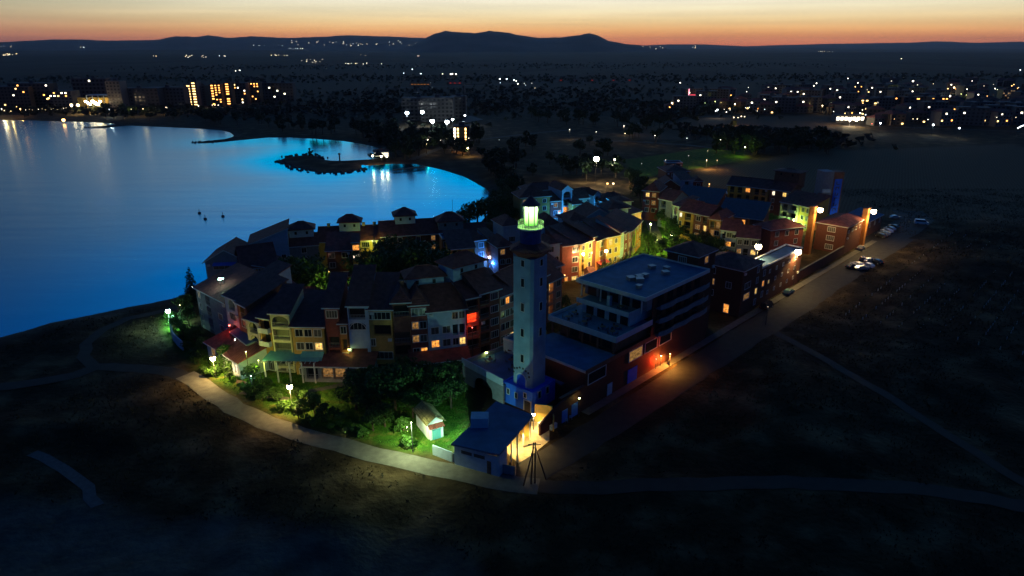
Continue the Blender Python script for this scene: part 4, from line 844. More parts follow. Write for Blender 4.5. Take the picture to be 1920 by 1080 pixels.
for lv in range(3):
    for x0 in (27.2, 31.0, 34.8, 38.6, 42.4):
        z0 = 8.4 + lv * 3.05; hbox('balcony_door', x0, x0 + 2.2, -.06, -.003, z0, z0 + 2.3, glass)
    bm_ = MB()
    for i in range(10):
        xa, xb = 26.6 + i * 2.05, 26.6 + (i + 1) * 2.05; oa, ob = -1.2 - .5 * abs(math.sin(i * math.pi / 3.3)), -1.2 - .5 * abs(math.sin((i + 1) * math.pi / 3.3)); z0 = 8.2 + lv * 3.05
        for (z_a, z_b) in ((z0 - .15, z0), (z0, z0 + 1.0)):
            if z_a < z0: bm_.quad((xa, oa, z_b), (xb, ob, z_b), (xb, -.01, z_b), (xa, -.01, z_b)); bm_.quad((xa, -.01, z_a), (xb, -.01, z_a), (xb, ob, z_a), (xa, oa, z_a))
            bm_.quad((xa, oa, z_a), (xb, ob, z_a), (xb, ob, z_b), (xa, oa, z_b))
    obj('balcony', bm_, grey, HT)
for x0, y0, w in ((30, 6.5, 1.6), (31.5, 7.6, 1.3), (29.4, 8.3, 1.5), (33.2, 7.2, 1.2), (38, 5, 1.4), (39.5, 9.5, 1.3), (41, 6.5, 1.2), (26, 4, 1.0)):
    tag(obj('roof_vent', MB().box(-w / 2, w / 2, -w / 2, w / 2, 0, .7).box(-w / 2 - .1, w / 2 + .1, -w / 2 - .1, w / 2 + .1, .7, .8), rail, None, tuple(HO + HR * x0 + HL * y0 + Vector((0, 0, 17.905))), rnd(0, 1)), 'low grey ventilation unit standing on the hotel roof', 'vent', 'ventilation units on the hotel roof')
# terrace furniture
def table_set():
    T = thing('terrace_table', 'small dark table with chairs on the hotel terrace', 'table', (0, 0, 0), 0, 'tables on the hotel terraces')
    obj('table_top', MB().lathe([(.6, .72), (.6, .76)], 10), wood, T); obj('leg', MB().bar((0, 0, 0), (0, 0, .72), .06), dark, T)
    for k in range(3):
        a = k * 2.1; c_ = MB(); c_.box(-.22, .22, -.22, .22, .42, .46).box(-.22, .22, .18, .22, .46, .9)
        for q in ((-.2, -.2), (.2, -.2), (-.2, .2), (.2, .2)): c_.box(q[0] - .02, q[0] + .02, q[1] - .02, q[1] + .02, 0, .42)
        obj('chair', c_, dark, T, (math.sin(a) * .95, math.cos(a) * .95, 0), -a)
    return T
tb0 = table_set(); first = True
for (x0, y0, z0) in [(14.6, 2.2, 11.51), (15.2, 5.0, 11.51), (17.2, 3.2, 11.51), (14.8, 9.5, 11.51), (17.5, 10.5, 11.51), (14.5, 13.6, 11.51), (17.4, 14.2, 11.51), (21.0, 4.6, 14.46)]:
    p = HO + HR * x0 + HL * y0 + Vector((0, 0, z0))
    if first: tb0.location = p; first = False
    else: dup(tb0, p, rnd(0, 6))
# lower wing with roof cabin, and the sloping red street wall
street('dark hipped brick roof house at the back corner of the hotel roof', 2.5, 47.7, 56, 20.3, 8, brick, roof=('hip', 2, .5), rmat=tile2, front=[(.5, 1.6, ['w', '.', '.'])], left=[(.5, 2.0, ['W', '.', '.'])])
lw_ = thing('street_wall', 'red brick wall with sloping top running down the street from the hotel', 'wall', tuple(HO), math.atan2(HR.y, HR.x))
q = MB(); P2 = [(-9.6, -.1, -.4), (3.1, -.1, -.4), (3.1, -.1, 5.2), (-4.0, -.1, 4.4), (-8.0, -.1, 3.0), (-9.6, -.1, 2.2)]
i = len(q.v); q.v += P2 + [(a, b_ + .4, c_) for a, b_, c_ in P2]; q.f += [(0, 1, 2, 3, 4, 5), (11, 10, 9, 8, 7, 6)] + [(k_, (k_ + 6), ((k_ + 1) % 6) + 6, (k_ + 1) % 6) for k_ in range(6)]
obj('wall', q, brick, lw_); obj('door', MB().box(-.8, 1.0, -.2, -.11, .02, 2.7), awn_b, lw_); obj('door', MB().box(-3.6, -2.0, -.2, -.11, .02, 2.5), awn_b, lw_)
obj('coping', MB().box(-4.0, 3.1, -.2, .4, 5.21, 5.35, None), brown, lw_)

# terrace between plinth and hotel, with white parapet wall and archway beneath
tz = 4.0
TA, TC = G(868, 716), G(943, 758)
dT = (TC - TA); LT_ = dT.length; rzT = math.atan2(dT.y, dT.x)
TR = thing('terrace', 'raised blue-grey terrace with pale parapet wall and dark archway left of the lighthouse', 'terrace', tuple(TA), rzT)
w_ = MB(); 
xs_ = [0, LT_ * .28, LT_ * .75, LT_]
w_.box(0, xs_[1], 0, .4, -.4, tz); w_.box(xs_[2], LT_, 0, .4, -.4, tz); 
cx_ = (xs_[1] + xs_[2]) / 2; ra = (xs_[2] - xs_[1]) / 2
for i in range(10):
    t0, t1 = math.pi * i / 10, math.pi * (i + 1) / 10
    a0 = (cx_ + ra * math.cos(t0), .9 + min(ra * .75, 2.6) * math.sin(t0)); a1 = (cx_ + ra * math.cos(t1), .9 + min(ra * .75, 2.6) * math.sin(t1))
    w_.quad((a1[0], 0, a1[1]), (a0[0], 0, a0[1]), (a0[0], 0, tz), (a1[0], 0, tz)); w_.quad((a0[0], 0, a0[1]), (a1[0], 0, a1[1]), (a1[0], .4, a1[1]), (a0[0], .4, a0[1]))
obj('wall', w_, grey, TR); obj('parapet', MB().box(-.1, LT_ + .0, -.12, .12, tz + .01, tz + 1.5), white, TR)
obj('archway_gate', MB().box(xs_[1] + .02, xs_[2] - .02, 2.4, 2.5, -.2, 3.5), dark, TR)
obj('terrace_floor', MB().box(0, LT_ - .2, .41, 9, tz - .3, tz), slab, TR); obj('terrace_floor', MB().box(0, LT_ + 7, 9.01, 24, tz - .3, tz), slab, TR)
obj('wall', MB().box(-.1, .3, .42, 24, -.4, tz + .9), grey, TR)
for (x0, y0) in [(3, 5), (6, 8), (2.5, 11), (7, 13), (4, 16), (9, 6)]:
    dup(tb0, TR.matrix_basis @ Vector((x0, y0, tz + .01)), rnd(0, 6), label='small dark table with chairs on the raised terrace by the lighthouse', group='tables on the raised terrace')
building('small blue-white kitchen pavilion on the raised terrace', G(944, 690), G(972, 700), 6.8, 5, white, roof=('flat', 0, 0), rmat=slab, front=[(.35, 2.0, ['.', 'r'])])

# hall with big plain roof, yellow lit open bay
HA = [G(846, 832, 4.2), G(936, 852, 4.6), G(1000, 778, 4.6), G(930, 752, 4.2)]
HLb = thing('hall', 'low white hall with broad blue-grey roof and open yellow lit side', 'hall', tuple(G(846, 862)))
inv = HLb.matrix_basis.inverted() if False else Matrix.Translation(-Vector(HLb.location))
rp = [inv @ p for p in HA]
q = MB(); q.quad(*rp); q.quad(*[p - Vector((0, 0, .3)) for p in rp][::-1])
for i in range(4): j = (i + 1) % 4; q.quad(rp[i] - Vector((0, 0, .3)), rp[j] - Vector((0, 0, .3)), rp[j], rp[i])
obj('roof', q, slab, HLb)
c0 = sum(rp, Vector()) / 4
ins = [p + (c0 - p) * .07 for p in rp]
def wallseg(a, c_, z0, z1, m, nm='wall', t_=.2):
    a = Vector((a.x, a.y, 0)); c_ = Vector((c_.x, c_.y, 0)); d_ = (c_ - a).normalized(); n_ = Vector((-d_.y, d_.x, 0)) * t_ / 2
    qq = MB().prism([(a - n_)[:2], (c_ - n_)[:2], (c_ + n_)[:2], (a + n_)[:2]], z0, z1); return qq
obj('wall', wallseg(ins[0], ins[1], -.4, 3.7, white), white, HLb); obj('wall', wallseg(ins[3], ins[0], -.4, 3.6, white), white, HLb); obj('wall', wallseg(ins[2], ins[3], -.4, 4.0, yellow), yellow, HLb)
pm_ = ins[1].lerp(ins[2], .22); obj('wall', wallseg(ins[1], pm_, -.4, 3.9, white), white, HLb)
for f_ in (.36, .55, .75, .97):
    p = ins[1].lerp(ins[2], f_); obj('column', MB().box(p.x - .12, p.x + .12, p.y - .12, p.y + .12, -.3, 4.0), trim, HLb)
dd_ = (ins[1] - ins[0]); 
for f_ in (.16, .45):
    a = ins[0].lerp(ins[0] + dd_, f_); c_ = ins[0].lerp(ins[0] + dd_, f_ + .24); nn = Vector((dd_.y, -dd_.x, 0)).normalized() * .13
    obj('window', wallseg(a + nn, c_ + nn, 2.6, 3.2, dark, t_=.06), dark, HLb)
for f_ in (.74, .86):
    a = ins[0].lerp(ins[1], f_); c_ = ins[0].lerp(ins[1], f_ + .09); obj('door', wallseg(a + nn, c_ + nn, -.1, 2.5, wood, t_=.06), wood if f_ < .8 else white, HLb)
cb_ = rp[0].lerp(rp[3], .45) + (c0 - rp[0].lerp(rp[3], .45)) * .32
obj('roof_cabin', MB().box(cb_.x - 1.5, cb_.x + 1.5, cb_.y - 1.2, cb_.y + 1.2, 3.9, 6.1), awn_b if 0 else white, HLb, None)
for c_, w_l, off_ in (('lime', 1500, .62), ):
    pass
p = HLb.location + ins[1].lerp(ins[2], .8) + (c0 - ins[2]).normalized() * 1.6
lamp(0, 0, 3.6, 'warm', 2500, .16, 'bright yellow lamp inside the open bay of the hall', wp=Vector((p.x, p.y, 3.6)), post=True, name='hall_lamp', light_off=(0, 0, -.1))
p2_ = G(1000, 806); lamp(0, 0, 3.2, 'warm', 1700, .3, 'dazzling white lamp at the hall entrance beside the freezers', wp=Vector((p2_.x, p2_.y, 3.2)), name='yard_lamp', glow=60)
# yard floor, yard wall, freezers, stacked boxes, posts
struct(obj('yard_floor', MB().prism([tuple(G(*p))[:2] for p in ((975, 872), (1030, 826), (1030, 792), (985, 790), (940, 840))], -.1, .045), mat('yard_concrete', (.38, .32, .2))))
YW = thing('yard_wall', 'tall plain wall closing the lit yard beside the hall', 'wall', tuple(G(1003, 800)))
obj('wall', wallseg(Vector((0, 2.0, 0)), Vector((3.2, 1.2, 0)), -.3, 3.6, yellow), yellow, YW); obj('wall', wallseg(Vector((3.2, 1.2, 0)), Vector((3.3, -1.6, 0)), -.3, 3.0, yellow), yellow, YW)
fz_lab = ['white chest freezer nearest the lit hall entrance', 'white chest freezer at the middle of the row by the street', 'white chest freezer highest up the street', 'white chest freezer set behind the others', 'white chest freezer closest to the road edge']
for i, (x, y) in enumerate([(1016, 800), (1024, 806), (1034, 795), (1026, 791), (1036, 804)]):
    p = G(x, y); z_ = 1.0
    T = thing('chest_freezer', fz_lab[i], 'freezer', (p.x, p.y, .0), .75, 'chest freezers by the hall')
    obj('body', MB().box(-.8, .8, -.4, .4, .12, .95), white, T); obj('lid', MB().box(-.82, .82, -.42, .42, .96, 1.06), trim, T); obj('base', MB().box(-.75, .75, -.35, .35, 0, .11), dark, T)
p = G(1047, 790); T = thing('upright_fridge', 'tall narrow white fridge standing at the street wall', 'fridge', tuple(p), .75)
obj('body', MB().box(-.35, .35, -.35, .35, 0, 2.1), white, T); obj('door', MB().box(-.33, .33, -.42, -.36, .15, 2.05), glass, T); obj('handle', MB().bar((-.28, -.46, .9), (-.28, -.46, 1.5), .02), dark, T)
for i, (x, y) in enumerate([(1062, 792), (1070, 786)]):
    p = G(x, y); T = thing('garden_chair', ['pale plastic chair beside the tall fridge', 'pale plastic chair by the blue street door'][i], 'chair', tuple(p), rnd(0, 6))
    obj('seat', MB().box(-.25, .25, -.25, .25, .42, .47), white, T); obj('backrest', MB().box(-.25, .25, .22, .26, .48, .95), white, T)
    for q in ((-.2, -.2), (.2, -.2), (-.2, .2), (.2, .2)): obj('leg', MB().bar((q[0] * 1.2, q[1] * 1.2, 0), (q[0], q[1], .42), .025, 4), white, T)
PT = thing('utility_pole', 'dark wooden double pole with leaning struts in front of the lit yard', 'pole', tuple(G(1000, 908)))
hp = 7.6
for a, b_ in (((-.35, 0, 0), (-.05, .1, hp)), ((.25, .2, 0), (.25, .2, hp)), ((2.1, 1.2, 0), (.2, .2, hp * .93)), ((-1.6, -.5, 0), (0, .1, hp * .9))): obj('post', MB().bar(a, b_, .13, 6, .09), bark, PT)
obj('cross_arm', MB().bar((-.9, .1, hp - .4), (1.1, .2, hp - .4), .07, 5), bark, PT)
# boundary wall left of the hall
BWk = thing('boundary_wall', 'low white garden wall running left from the hall beside the footpath', 'wall', tuple(G(812, 852)))
pA = G(812, 852); pB = G(848, 866); pC = G(966, 892); v0 = Vector((0, 0, 0))
obj('wall', wallseg(v0, pB - pA, -.3, 1.9, white), white, BWk); obj('wall', wallseg(pB - pA + Vector((.15, 0, 0)), pC - pA, -.3, 1.7, grey), grey, BWk)

# hut
HX, HY = G(781, 797), G(803, 824)
dh = (HY - HX).normalized(); HW_ = (HY - HX).length
hutw = mat('bright_white_paint', (.74, .75, .72), noise=.08)
hut = building('small white garden hut with pale yellow tiled roof', HX, HY, 3.3, 2.9, hutw, roof=('gable', 1.0, .45), rmat=yroof, right=[(.5, .8, ['.'])], name='hut', cat='hut', trims=False)
q = MB(); xh = HW_
q.box(xh + .003, xh + .55, .2, 2.7, -.1, 2.3); obj('annex_wall', q, hutw, hut); q = MB(); q.v = [(xh - .02, 0, 2.75), (xh + .9, 0, 2.32), (xh + .9, 2.9, 2.32), (xh - .02, 2.9, 2.75)]; q.v += [(a, b_, c_ + .12) for a, b_, c_ in q.v]; q.f = [(3, 2, 1, 0), (4, 5, 6, 7), (0, 1, 5, 4), (1, 2, 6, 5), (2, 3, 7, 6), (3, 0, 4, 7)]
obj('porch_roof', q, tile, hut)
obj('door', MB().box(xh + .551, xh + .6, .6, 2.2, 0, 2.0), awn_t, hut)

# front garden terraces and pergola before the front row
PG = thing('pergola', 'green lit pergola with teal canvas roof before the cream tower', 'pergola', tuple(G(500, 716)), -.05)
for i in range(5):
    for yy in (0, 5.0): obj('post', MB().box(i * 2.6 - .13, i * 2.6 + .13, yy - .13, yy + .13, 0, 4.6), trim, PG)
obj('canvas_roof', MB().box(-.6, 11.2, .3, 5.6, 4.72, 4.78), awn_t, PG)
for i in range(12): obj('rafter', MB().box(i - .4, i - .28, -.5, .28, 4.62, 4.76), trim, PG)
def low_house(label, P0, P1, h, d, wall, rf, m, **k): return building(label, P0, P1, h, d, wall, roof=rf, rmat=m, name='annex', cat='annex', **k)
low_house('low restaurant annex with sloping grey-red roof below the narrow grey house', G(392, 672), G(452, 712), 4.0, 7, white, ('shed', 1.6, .5), tile2, front=[(.2, 1.6, ['d5']), (.45, 1.6, ['d']), (.7, 2.4, ['r']), (.9, 1.2, ['d3'])])
low_house('low restaurant annex with white lamp under its blue canopy', G(440, 665), G(470, 690), 5.6, 5, grey, ('shed', 1.0, .3), slab, front=[(.5, 3.0, ['r', '.'])])
low_house('low dark roofed arcade with orange lights below the ochre houses', G(572, 716), G(700, 718), 3.8, 5, grey, ('shed', 1.4, .5), tile2, front=[(.12, 2.4, ['r']), (.34, 2.4, ['r5']), (.52, 2.4, ['r5']), (.7, 2.4, ['r']), (.88, 2.4, ['r'])])
low_house('low arcade with dim red roof below the blue gabled house', G(775, 712), G(880, 700), 3.6, 5, brown, ('shed', 1.4, .5), tile2, front=gridc(5, 'r', 2.2))
# curved white garden wall by the teal lamp
CW = thing('curved_wall', 'curved white garden wall lit by the teal lamp', 'wall', tuple(G(322, 608)))
q = MB(); pts = [G(x, y) - G(322, 608) for x, y in ((327, 606), (322, 616), (322, 627), (326, 638), (334, 648), (344, 657))]; pts = resample([Vector((p.x, p.y)) for p in pts], .8)
for a, b_ in zip(pts[:-1], pts[1:]):
    d_ = (b_ - a).normalized(); n_ = Vector((-d_.y, d_.x)) * .15; q.prism([a - n_, b_ - n_, b_ + n_, a + n_], -.3, 2.3)
obj('wall', q, white, CW)
# balustrade wall across the lawn
struct(strip('garden_path', W([(575, 735), (640, 722), (700, 712), (760, 700)]), 1.6, concrete, .05, left=1))
struct(strip('garden_path', W([(452, 735), (500, 742), (540, 750)]), 1.8, concrete, .05, left=1))
BF = thing('beach_boat', 'upturned wooden rowing boat lying beside the lit path', 'boat', tuple(G(456, 722)), -.7)
hb = MB(); n_ = 9
for i in range(n_):
    f_ = i / (n_ - 1) * 2 - 1; wv_ = .85 * (1 - abs(f_) ** 2.4) + .04
    for k_ in range(7):
        a = math.pi * k_ / 6; hb.v.append((f_ * 2.6, wv_ * math.cos(a), .75 * (1 - .35 * f_ * f_) * math.sin(a) ** .8))
for i in range(n_ - 1):
    for k_ in range(6): a = i * 7 + k_; hb.f.append((a, a + 7, a + 8, a + 1))
obj('hull', hb, wood, BF, smooth=True); obj('keel', MB().bar((-2.5, 0, .5), (0, 0, .78), .05, 4).bar((0, 0, .78), (2.5, 0, .5), .05, 4), bark, BF)

# ------------------------------------------------------------ lamps of the resort
lamp(315, 583, 4.6, 'teal', 3600, .55, 'teal-white path lamp at the seaward corner of the garden')
lamp(399, 672, 4.6, 'warm', 3600, .55, 'dazzling yellow path lamp beside the low restaurant annex')
lamp(543, 725, 4.6, 'warm', 3600, .55, 'dazzling yellow path lamp in front of the pergola lawn')
lamp(470, 705, 2.6, 'teal', 160, .16, 'small white-green garden lamp above the upturned boat')
lamp(441, 637, 5.0, 'cool', 60, .2, 'small white lamp under the blue canopy of the annex', name='wall_lamp')
lamp(412, 523, 13.5, 'teal', 120, .35, 'white-teal wall lamp between the grey houses at the sea end', name='wall_lamp')
lamp(418, 522, 13.2, 'teal', 0, .22, 'smaller green twin of the white-teal wall lamp', name='wall_lamp', glow=8)
lamp(359, 538, 4.0, 'white', 20, .16, 'small white lamp at the foot of the cypress')
lamp(337, 572, 4.0, 'warm', 10, .1, 'tiny warm lamp behind the teal path lamp', glow=12)
lamp(631, 535, 7.0, 'lime', 1500, .4, 'yellow-green courtyard lamp over the white penthouse wall')
lamp(581, 559, 11.5, 'white', 30, .2, 'small white lamp on the roof before the courtyard tree')
lamp(834, 533, 12.5, 'lime', 8, .3, 'small lime coloured lamp over the dark roofs', glow=6)
lamp(743, 444, 7.2, 'warm', 60, .28, 'left wall lamp under the eave behind the courtyard trees', name='wall_lamp', off=(0, -1.4))
lamp(783, 445, 7.2, 'orange', 160, .36, 'orange-white wall lamp with the largest glow on the brick back row', name='wall_lamp', off=(0, -1.4))
lamp(775, 445, 7.2, 'orange', 0, .22, 'small orange wall lamp just left of the largest one on the back row', name='wall_lamp', off=(0, -1.4), glow=20)
lamp(486, 484, 9, 'warm', 12, .25, 'small yellow lamp on the wide maroon roofed house', name='wall_lamp', off=(0, -1), glow=10)
lamp(617, 507, 6, 'orange', 25, .3, 'dim orange lamp at the foot of the brick courtyard house', name='wall_lamp', off=(0, -.8), glow=6)
lamp(641, 451, 9.5, 'lime', 800, .16, 'warm lamp under the eave of the long yellow strip house', name='wall_lamp', off=(0, -1.6), glow=20)
lamp(700, 449, 9, 'lime', 500, .12, 'faint warm lamp under the right eave of the long yellow strip house', name='wall_lamp', off=(0, -1.6), glow=10)
lamp(545, 520, 6, 'orange', 1500, .12, 'small orange garden lamp lighting the orange corner house', off=(1.5, -4), glow=20)
lamp(471, 470, 6, 'warm', 400, .1, 'warm lamp below the yellow lit corner of the white back house', off=(-1, -1.5), glow=20)
lamp(870, 500, 4, 'warm', 60, .12, 'warm garden lamp before the olive house front', off=(0, -3), glow=15)
lamp(918, 478, 5.0, 'cool', 0, .35, 'blue-white lamp at the foot of the blue lit wall', glow=30, off=(0, -2.2))
p_ = base_pt(923, 448, 506); lamp(0, 0, 4.0, 'blue', 4500, .3, 'deep blue floodlight before the blue lit wall', glow=3, wp=p_ + Vector((0, -4, 4)))
lamp(1098, 474, 8.5, 'warm', 1300, .38, 'left white-hot wall lamp on the amber arc house', name='wall_lamp', off=(-.8, -1.2))
lamp(1140, 467, 8.2, 'warm', 5200, .45, 'brightest wall lamp between the orange and yellow arc houses', name='wall_lamp', off=(-.8, -2.0))
lamp(1060, 514, 2.8, 'orange', 60, .2, 'low orange lamp at the passage beside the maroon arc house', off=(-.3, -1), glow=10)
lamp(1188, 470, 4.5, 'lime', 2600, .16, 'small lime lamp lighting the yellow-green arc house', off=(2.2, -4), glow=20)
lamp(1051, 397, 5.5, 'blue', 500, .4, 'deep blue lamp at the foot of the azure tower', glow=6, off=(-.5, -2))
p_ = base_pt(1063, 357, 421); lamp(0, 0, 6.0, 'azure', 2200, .12, 'added blue floodlight under the azure tower', glow=4, wp=p_ + Vector((0, -6, 6)))  # extra lamp added to throw azure light on the tower front
p_ = base_pt(1120, 366, 411); lamp(0, 0, 6.0, 'azure', 1500, .12, 'added blue floodlight under the smaller blue tower', glow=4, wp=p_ + Vector((0, -6, 6)))  # added likewise to turn the smaller tower blue
lamp(1038, 392, 6.0, 'cool', 20, .24, 'small white lamp left of the azure tower', off=(0, -1.5))
lamp(1220, 420, 5, 'lime', 1800, .3, 'yellow-green lamp among the garden trees')
lamp(1259, 441, 5, 'white', 40, .26, 'small white garden lamp below the yellow-green one')
lamp(1265, 468, 4, 'white', 30, .2, 'small white lamp beside the hotel back corner')
lamp(1253, 482, 4, 'lime', 1500, .2, 'small pale green lamp at the end of the garden path')
lamp(1232, 450, 4, 'lime', 1600, .1, 'faint lamp over the lit garden path', glow=10)
lamp(1422, 462, 14, 'warm', 1500, .9, 'white-gold floodlight mast over the blue-grey block')
pm1 = G(1487, 538); z1_ = top_z(pm1, 472); lamp(0, 0, z1_, 'warm', 3600, .9, 'orange-gold floodlight mast at the end of the long brick building', wp=Vector((pm1.x, pm1.y, z1_)))
p_ = G(1484, 428); lamp(0, 0, 3.2, 'green', 1500, .2, 'added green-white lamp before the white balconies by the pillar', glow=20, wp=p_ + Vector((0, -1, 3.2)))  # added lamp, stands in for the pillar floodlight on these balconies
p_ = G(1513, 432); lamp(0, 0, 5.0, 'warm', 1800, .2, 'added warm lamp before the yellow corner house', glow=20, wp=p_ + Vector((0, -1, 5)))  # added lamp, supplies the floodlight's glow on the corner house
p_ = G(1420, 412); lamp(0, 0, 3.5, 'orange', 1300, .16, 'added orange lamp before the ochre apartment block', glow=20, wp=p_ + Vector((0, 0, 3.5)))  # lamp added to give the ochre facade its orange light
p_ = G(1562, 424); lamp(0, 0, 3.0, 'cool', 350, .16, 'added white lamp at the foot of the slim tower', glow=10, wp=p_ + Vector((0, 0, 3.0)))  # lamp added to light the sign board and the balconies
p_ = G(1330, 462); lamp(0, 0, 3.5, 'orange', 500, .16, 'small orange lamp before the brown and ochre blocks', glow=10, wp=p_ + Vector((0, -3, 3.5)))
for (px, py, w, lab) in ((1530, 392, 2600, 'floodlight on the brick pillar beside the yellow corner house'), (1630, 395, 4200, 'rightmost floodlight on the tall brick pillar')):
    p = base_pt(px, py, 478) if px < 1600 else base_pt(px, py, 462); bz = top_z(p, py)
    T = thing('brick_pillar', ['slim orange brick pillar carrying the floodlight near the yellow house', 'tall orange brick pillar carrying the rightmost floodlight'][px > 1600], 'pillar', (p.x - .2, p.y + 1.4, 0), .75)
    obj('shaft', MB().box(-.9, .9, -.9, .9, -.3, bz + .6), orange, T); obj('cap', MB().box(-1.05, 1.05, -1.05, 1.05, bz + .61, bz + .9), brown, T)
    fl_ = lamp(0, 0, bz, 'warm', w * 1.3, .9, lab, name='floodlight', post=False, base=0, off=(.9, -1.2), wp=Vector((p.x, p.y, bz))); obj('bracket', MB().bar((0, 0, bz - .2), (-.6, 1.4, bz - .9), .09, 5), dark, fl_)
lamp(1118, 298, 13, 'white', 9000, 1.35, 'blazing white floodlight behind the ochre hipped house', group=None)
lamp(1152, 300, 9, 'white', 800, .7, 'smaller white floodlight right of the blazing one')
lamp(1302, 353, 6, 'orange', 60, .4, 'orange lamp at the corner of the small brown house', off=(0, -1.5))
lamp(1139, 344, 4, 'orange', 20, .5, 'orange lamp pair member nearest the floodlit yard', glow=5)
lamp(1150, 344, 4, 'warm', 20, .5, 'pale lamp right of the small orange lamp', glow=4)
lamp(0, 0, 2.6, 'orange', 300, .14, 'orange-white lamp by the glowing red hotel entrance', glow=30, wp=RD(-.5, 29.5, 2.6))
lamp(0, 0, 3.0, 'orange', 3200, .12, 'amber lamp over the hotel entrance steps', glow=20, wp=RD(-1.8, 31.0, 3.0))
lamp(0, 0, 2.5, 'red', 650, .12, 'red lamp inside the hotel entrance', glow=8, wp=RD(-.5, 27.6, 2.5))
lamp(1088, 745, 4.0, 'lime', 10, .18, 'tiny yellow lamp on the red street wall', name='wall_lamp', glow=20, off=(-.2, -.3))
lamp(1020, 613, 6, 'green', 10, .25, 'tiny green lamp right of the lighthouse shaft', glow=20)
lamp(912, 661, 5.0, 'lime', 12, .28, 'small yellow lamp on the raised terrace', glow=12)
lamp(771, 792, 5.9, 'pale', 5200, .12, 'slim white garden post lamp on the lit lawn left of the hut', glow=20)
lamp(884, 792, 3.8, 'teal', 2300, .14, 'added teal lamp between hut and lighthouse base', glow=20)  # added lamp, source unseen, brightens the blue base and terrace parapet
lamp(763, 801, .9, 'white', 30, .12, 'ankle high white spot lamp in the grass left of the hut', glow=30)
lamp(647, 805, .9, 'white', 10, .12, 'ankle high white spot lamp in the dark shrubs by the path', glow=30)
lamp(655, 655, 6, 'lime', 20, .4, 'patterned yellow lantern hanging before the blue tower house', glow=2.5, off=(0, 0))
lamp(637, 683, 3.0, 'orange', 25, .2, 'orange lamp in the arcade below the ochre houses', glow=20, off=(0, -.6))
lamp(646, 688, 2.0, 'white', 6, .1, 'tiny white lamp next to the orange arcade lamp', glow=20, off=(0, -.8))
lamp(888, 650, 3.0, 'orange', 15, .2, 'dim orange lamp below the red balcony house', glow=8)
lamp(886, 610, 9.0, 'red', 60, .1, 'red lamp glowing over the red balcony', glow=10, off=(0, -1.2), name='wall_lamp')
lamp(430, 610, 7, 'red', 70, .2, 'red lamp on the terrace of the narrow grey house', glow=10)
lamp(497, 660, 5.5, 'lime', 420, .1, 'warm lamp under the pergola lighting the cream tower', off=(0, -4), glow=15)
lamp(471, 648, 7, 'lime', 350, .1, 'warm lamp before the yellow lit house front', off=(0, -3), glow=15)
lamp(1440, 575, 5, 'warm', 0, .1, 'unlit-looking faint street lamp above the parked van', glow=3)
lamp(1000, 640, 2, 'white', 0, .1, 'tiny white lamp at the back of the raised terrace', glow=10)
# ------------------------------------------------------------ VEGETATION
def leaf_cloud(blobs, n, s, seed):
    r = np.random.RandomState(seed); bl = np.array(blobs); wts = (bl[:, 3] ** 2); wts = wts / wts.sum()
    k_ = r.choice(len(bl), n, p=wts); d_ = r.normal(size=(n, 3)); d_ /= np.linalg.norm(d_, axis=1)[:, None]
    rad = bl[k_, 3] * (r.uniform(.45, 1.0, n) ** .5) * r.uniform(.85, 1.12, n)
    c_ = bl[k_, :3] + d_ * rad[:, None] * np.array([1, 1, .8])
    a = r.normal(size=(n, 3)); a /= np.linalg.norm(a, axis=1)[:, None]; b_ = np.cross(a, r.normal(size=(n, 3))); b_ /= np.linalg.norm(b_, axis=1)[:, None]
    sz = s * r.uniform(.6, 1.4, n)[:, None]
    V = np.stack([c_ - a * sz, c_ - b_ * sz * .6, c_ + a * sz, c_ + b_ * sz * .6], 1).reshape(-1, 3)
    F = np.arange(n * 4).reshape(n, 4); return V, F
def np_mesh(name, V, F, m):
    me = bpy.data.meshes.new(name); me.vertices.add(len(V)); me.vertices.foreach_set('co', V.astype(np.float32).ravel()); k_ = F.shape[1]
    me.loops.add(F.size); me.loops.foreach_set('vertex_index', F.astype(np.int32).ravel()); me.polygons.add(len(F))
    me.polygons.foreach_set('loop_start', np.arange(0, F.size, k_, dtype=np.int32)); me.polygons.foreach_set('loop_total', np.full(len(F), k_, np.int32)); me.update(calc_edges=True); me.materials.append(m); return me
TREES = {}
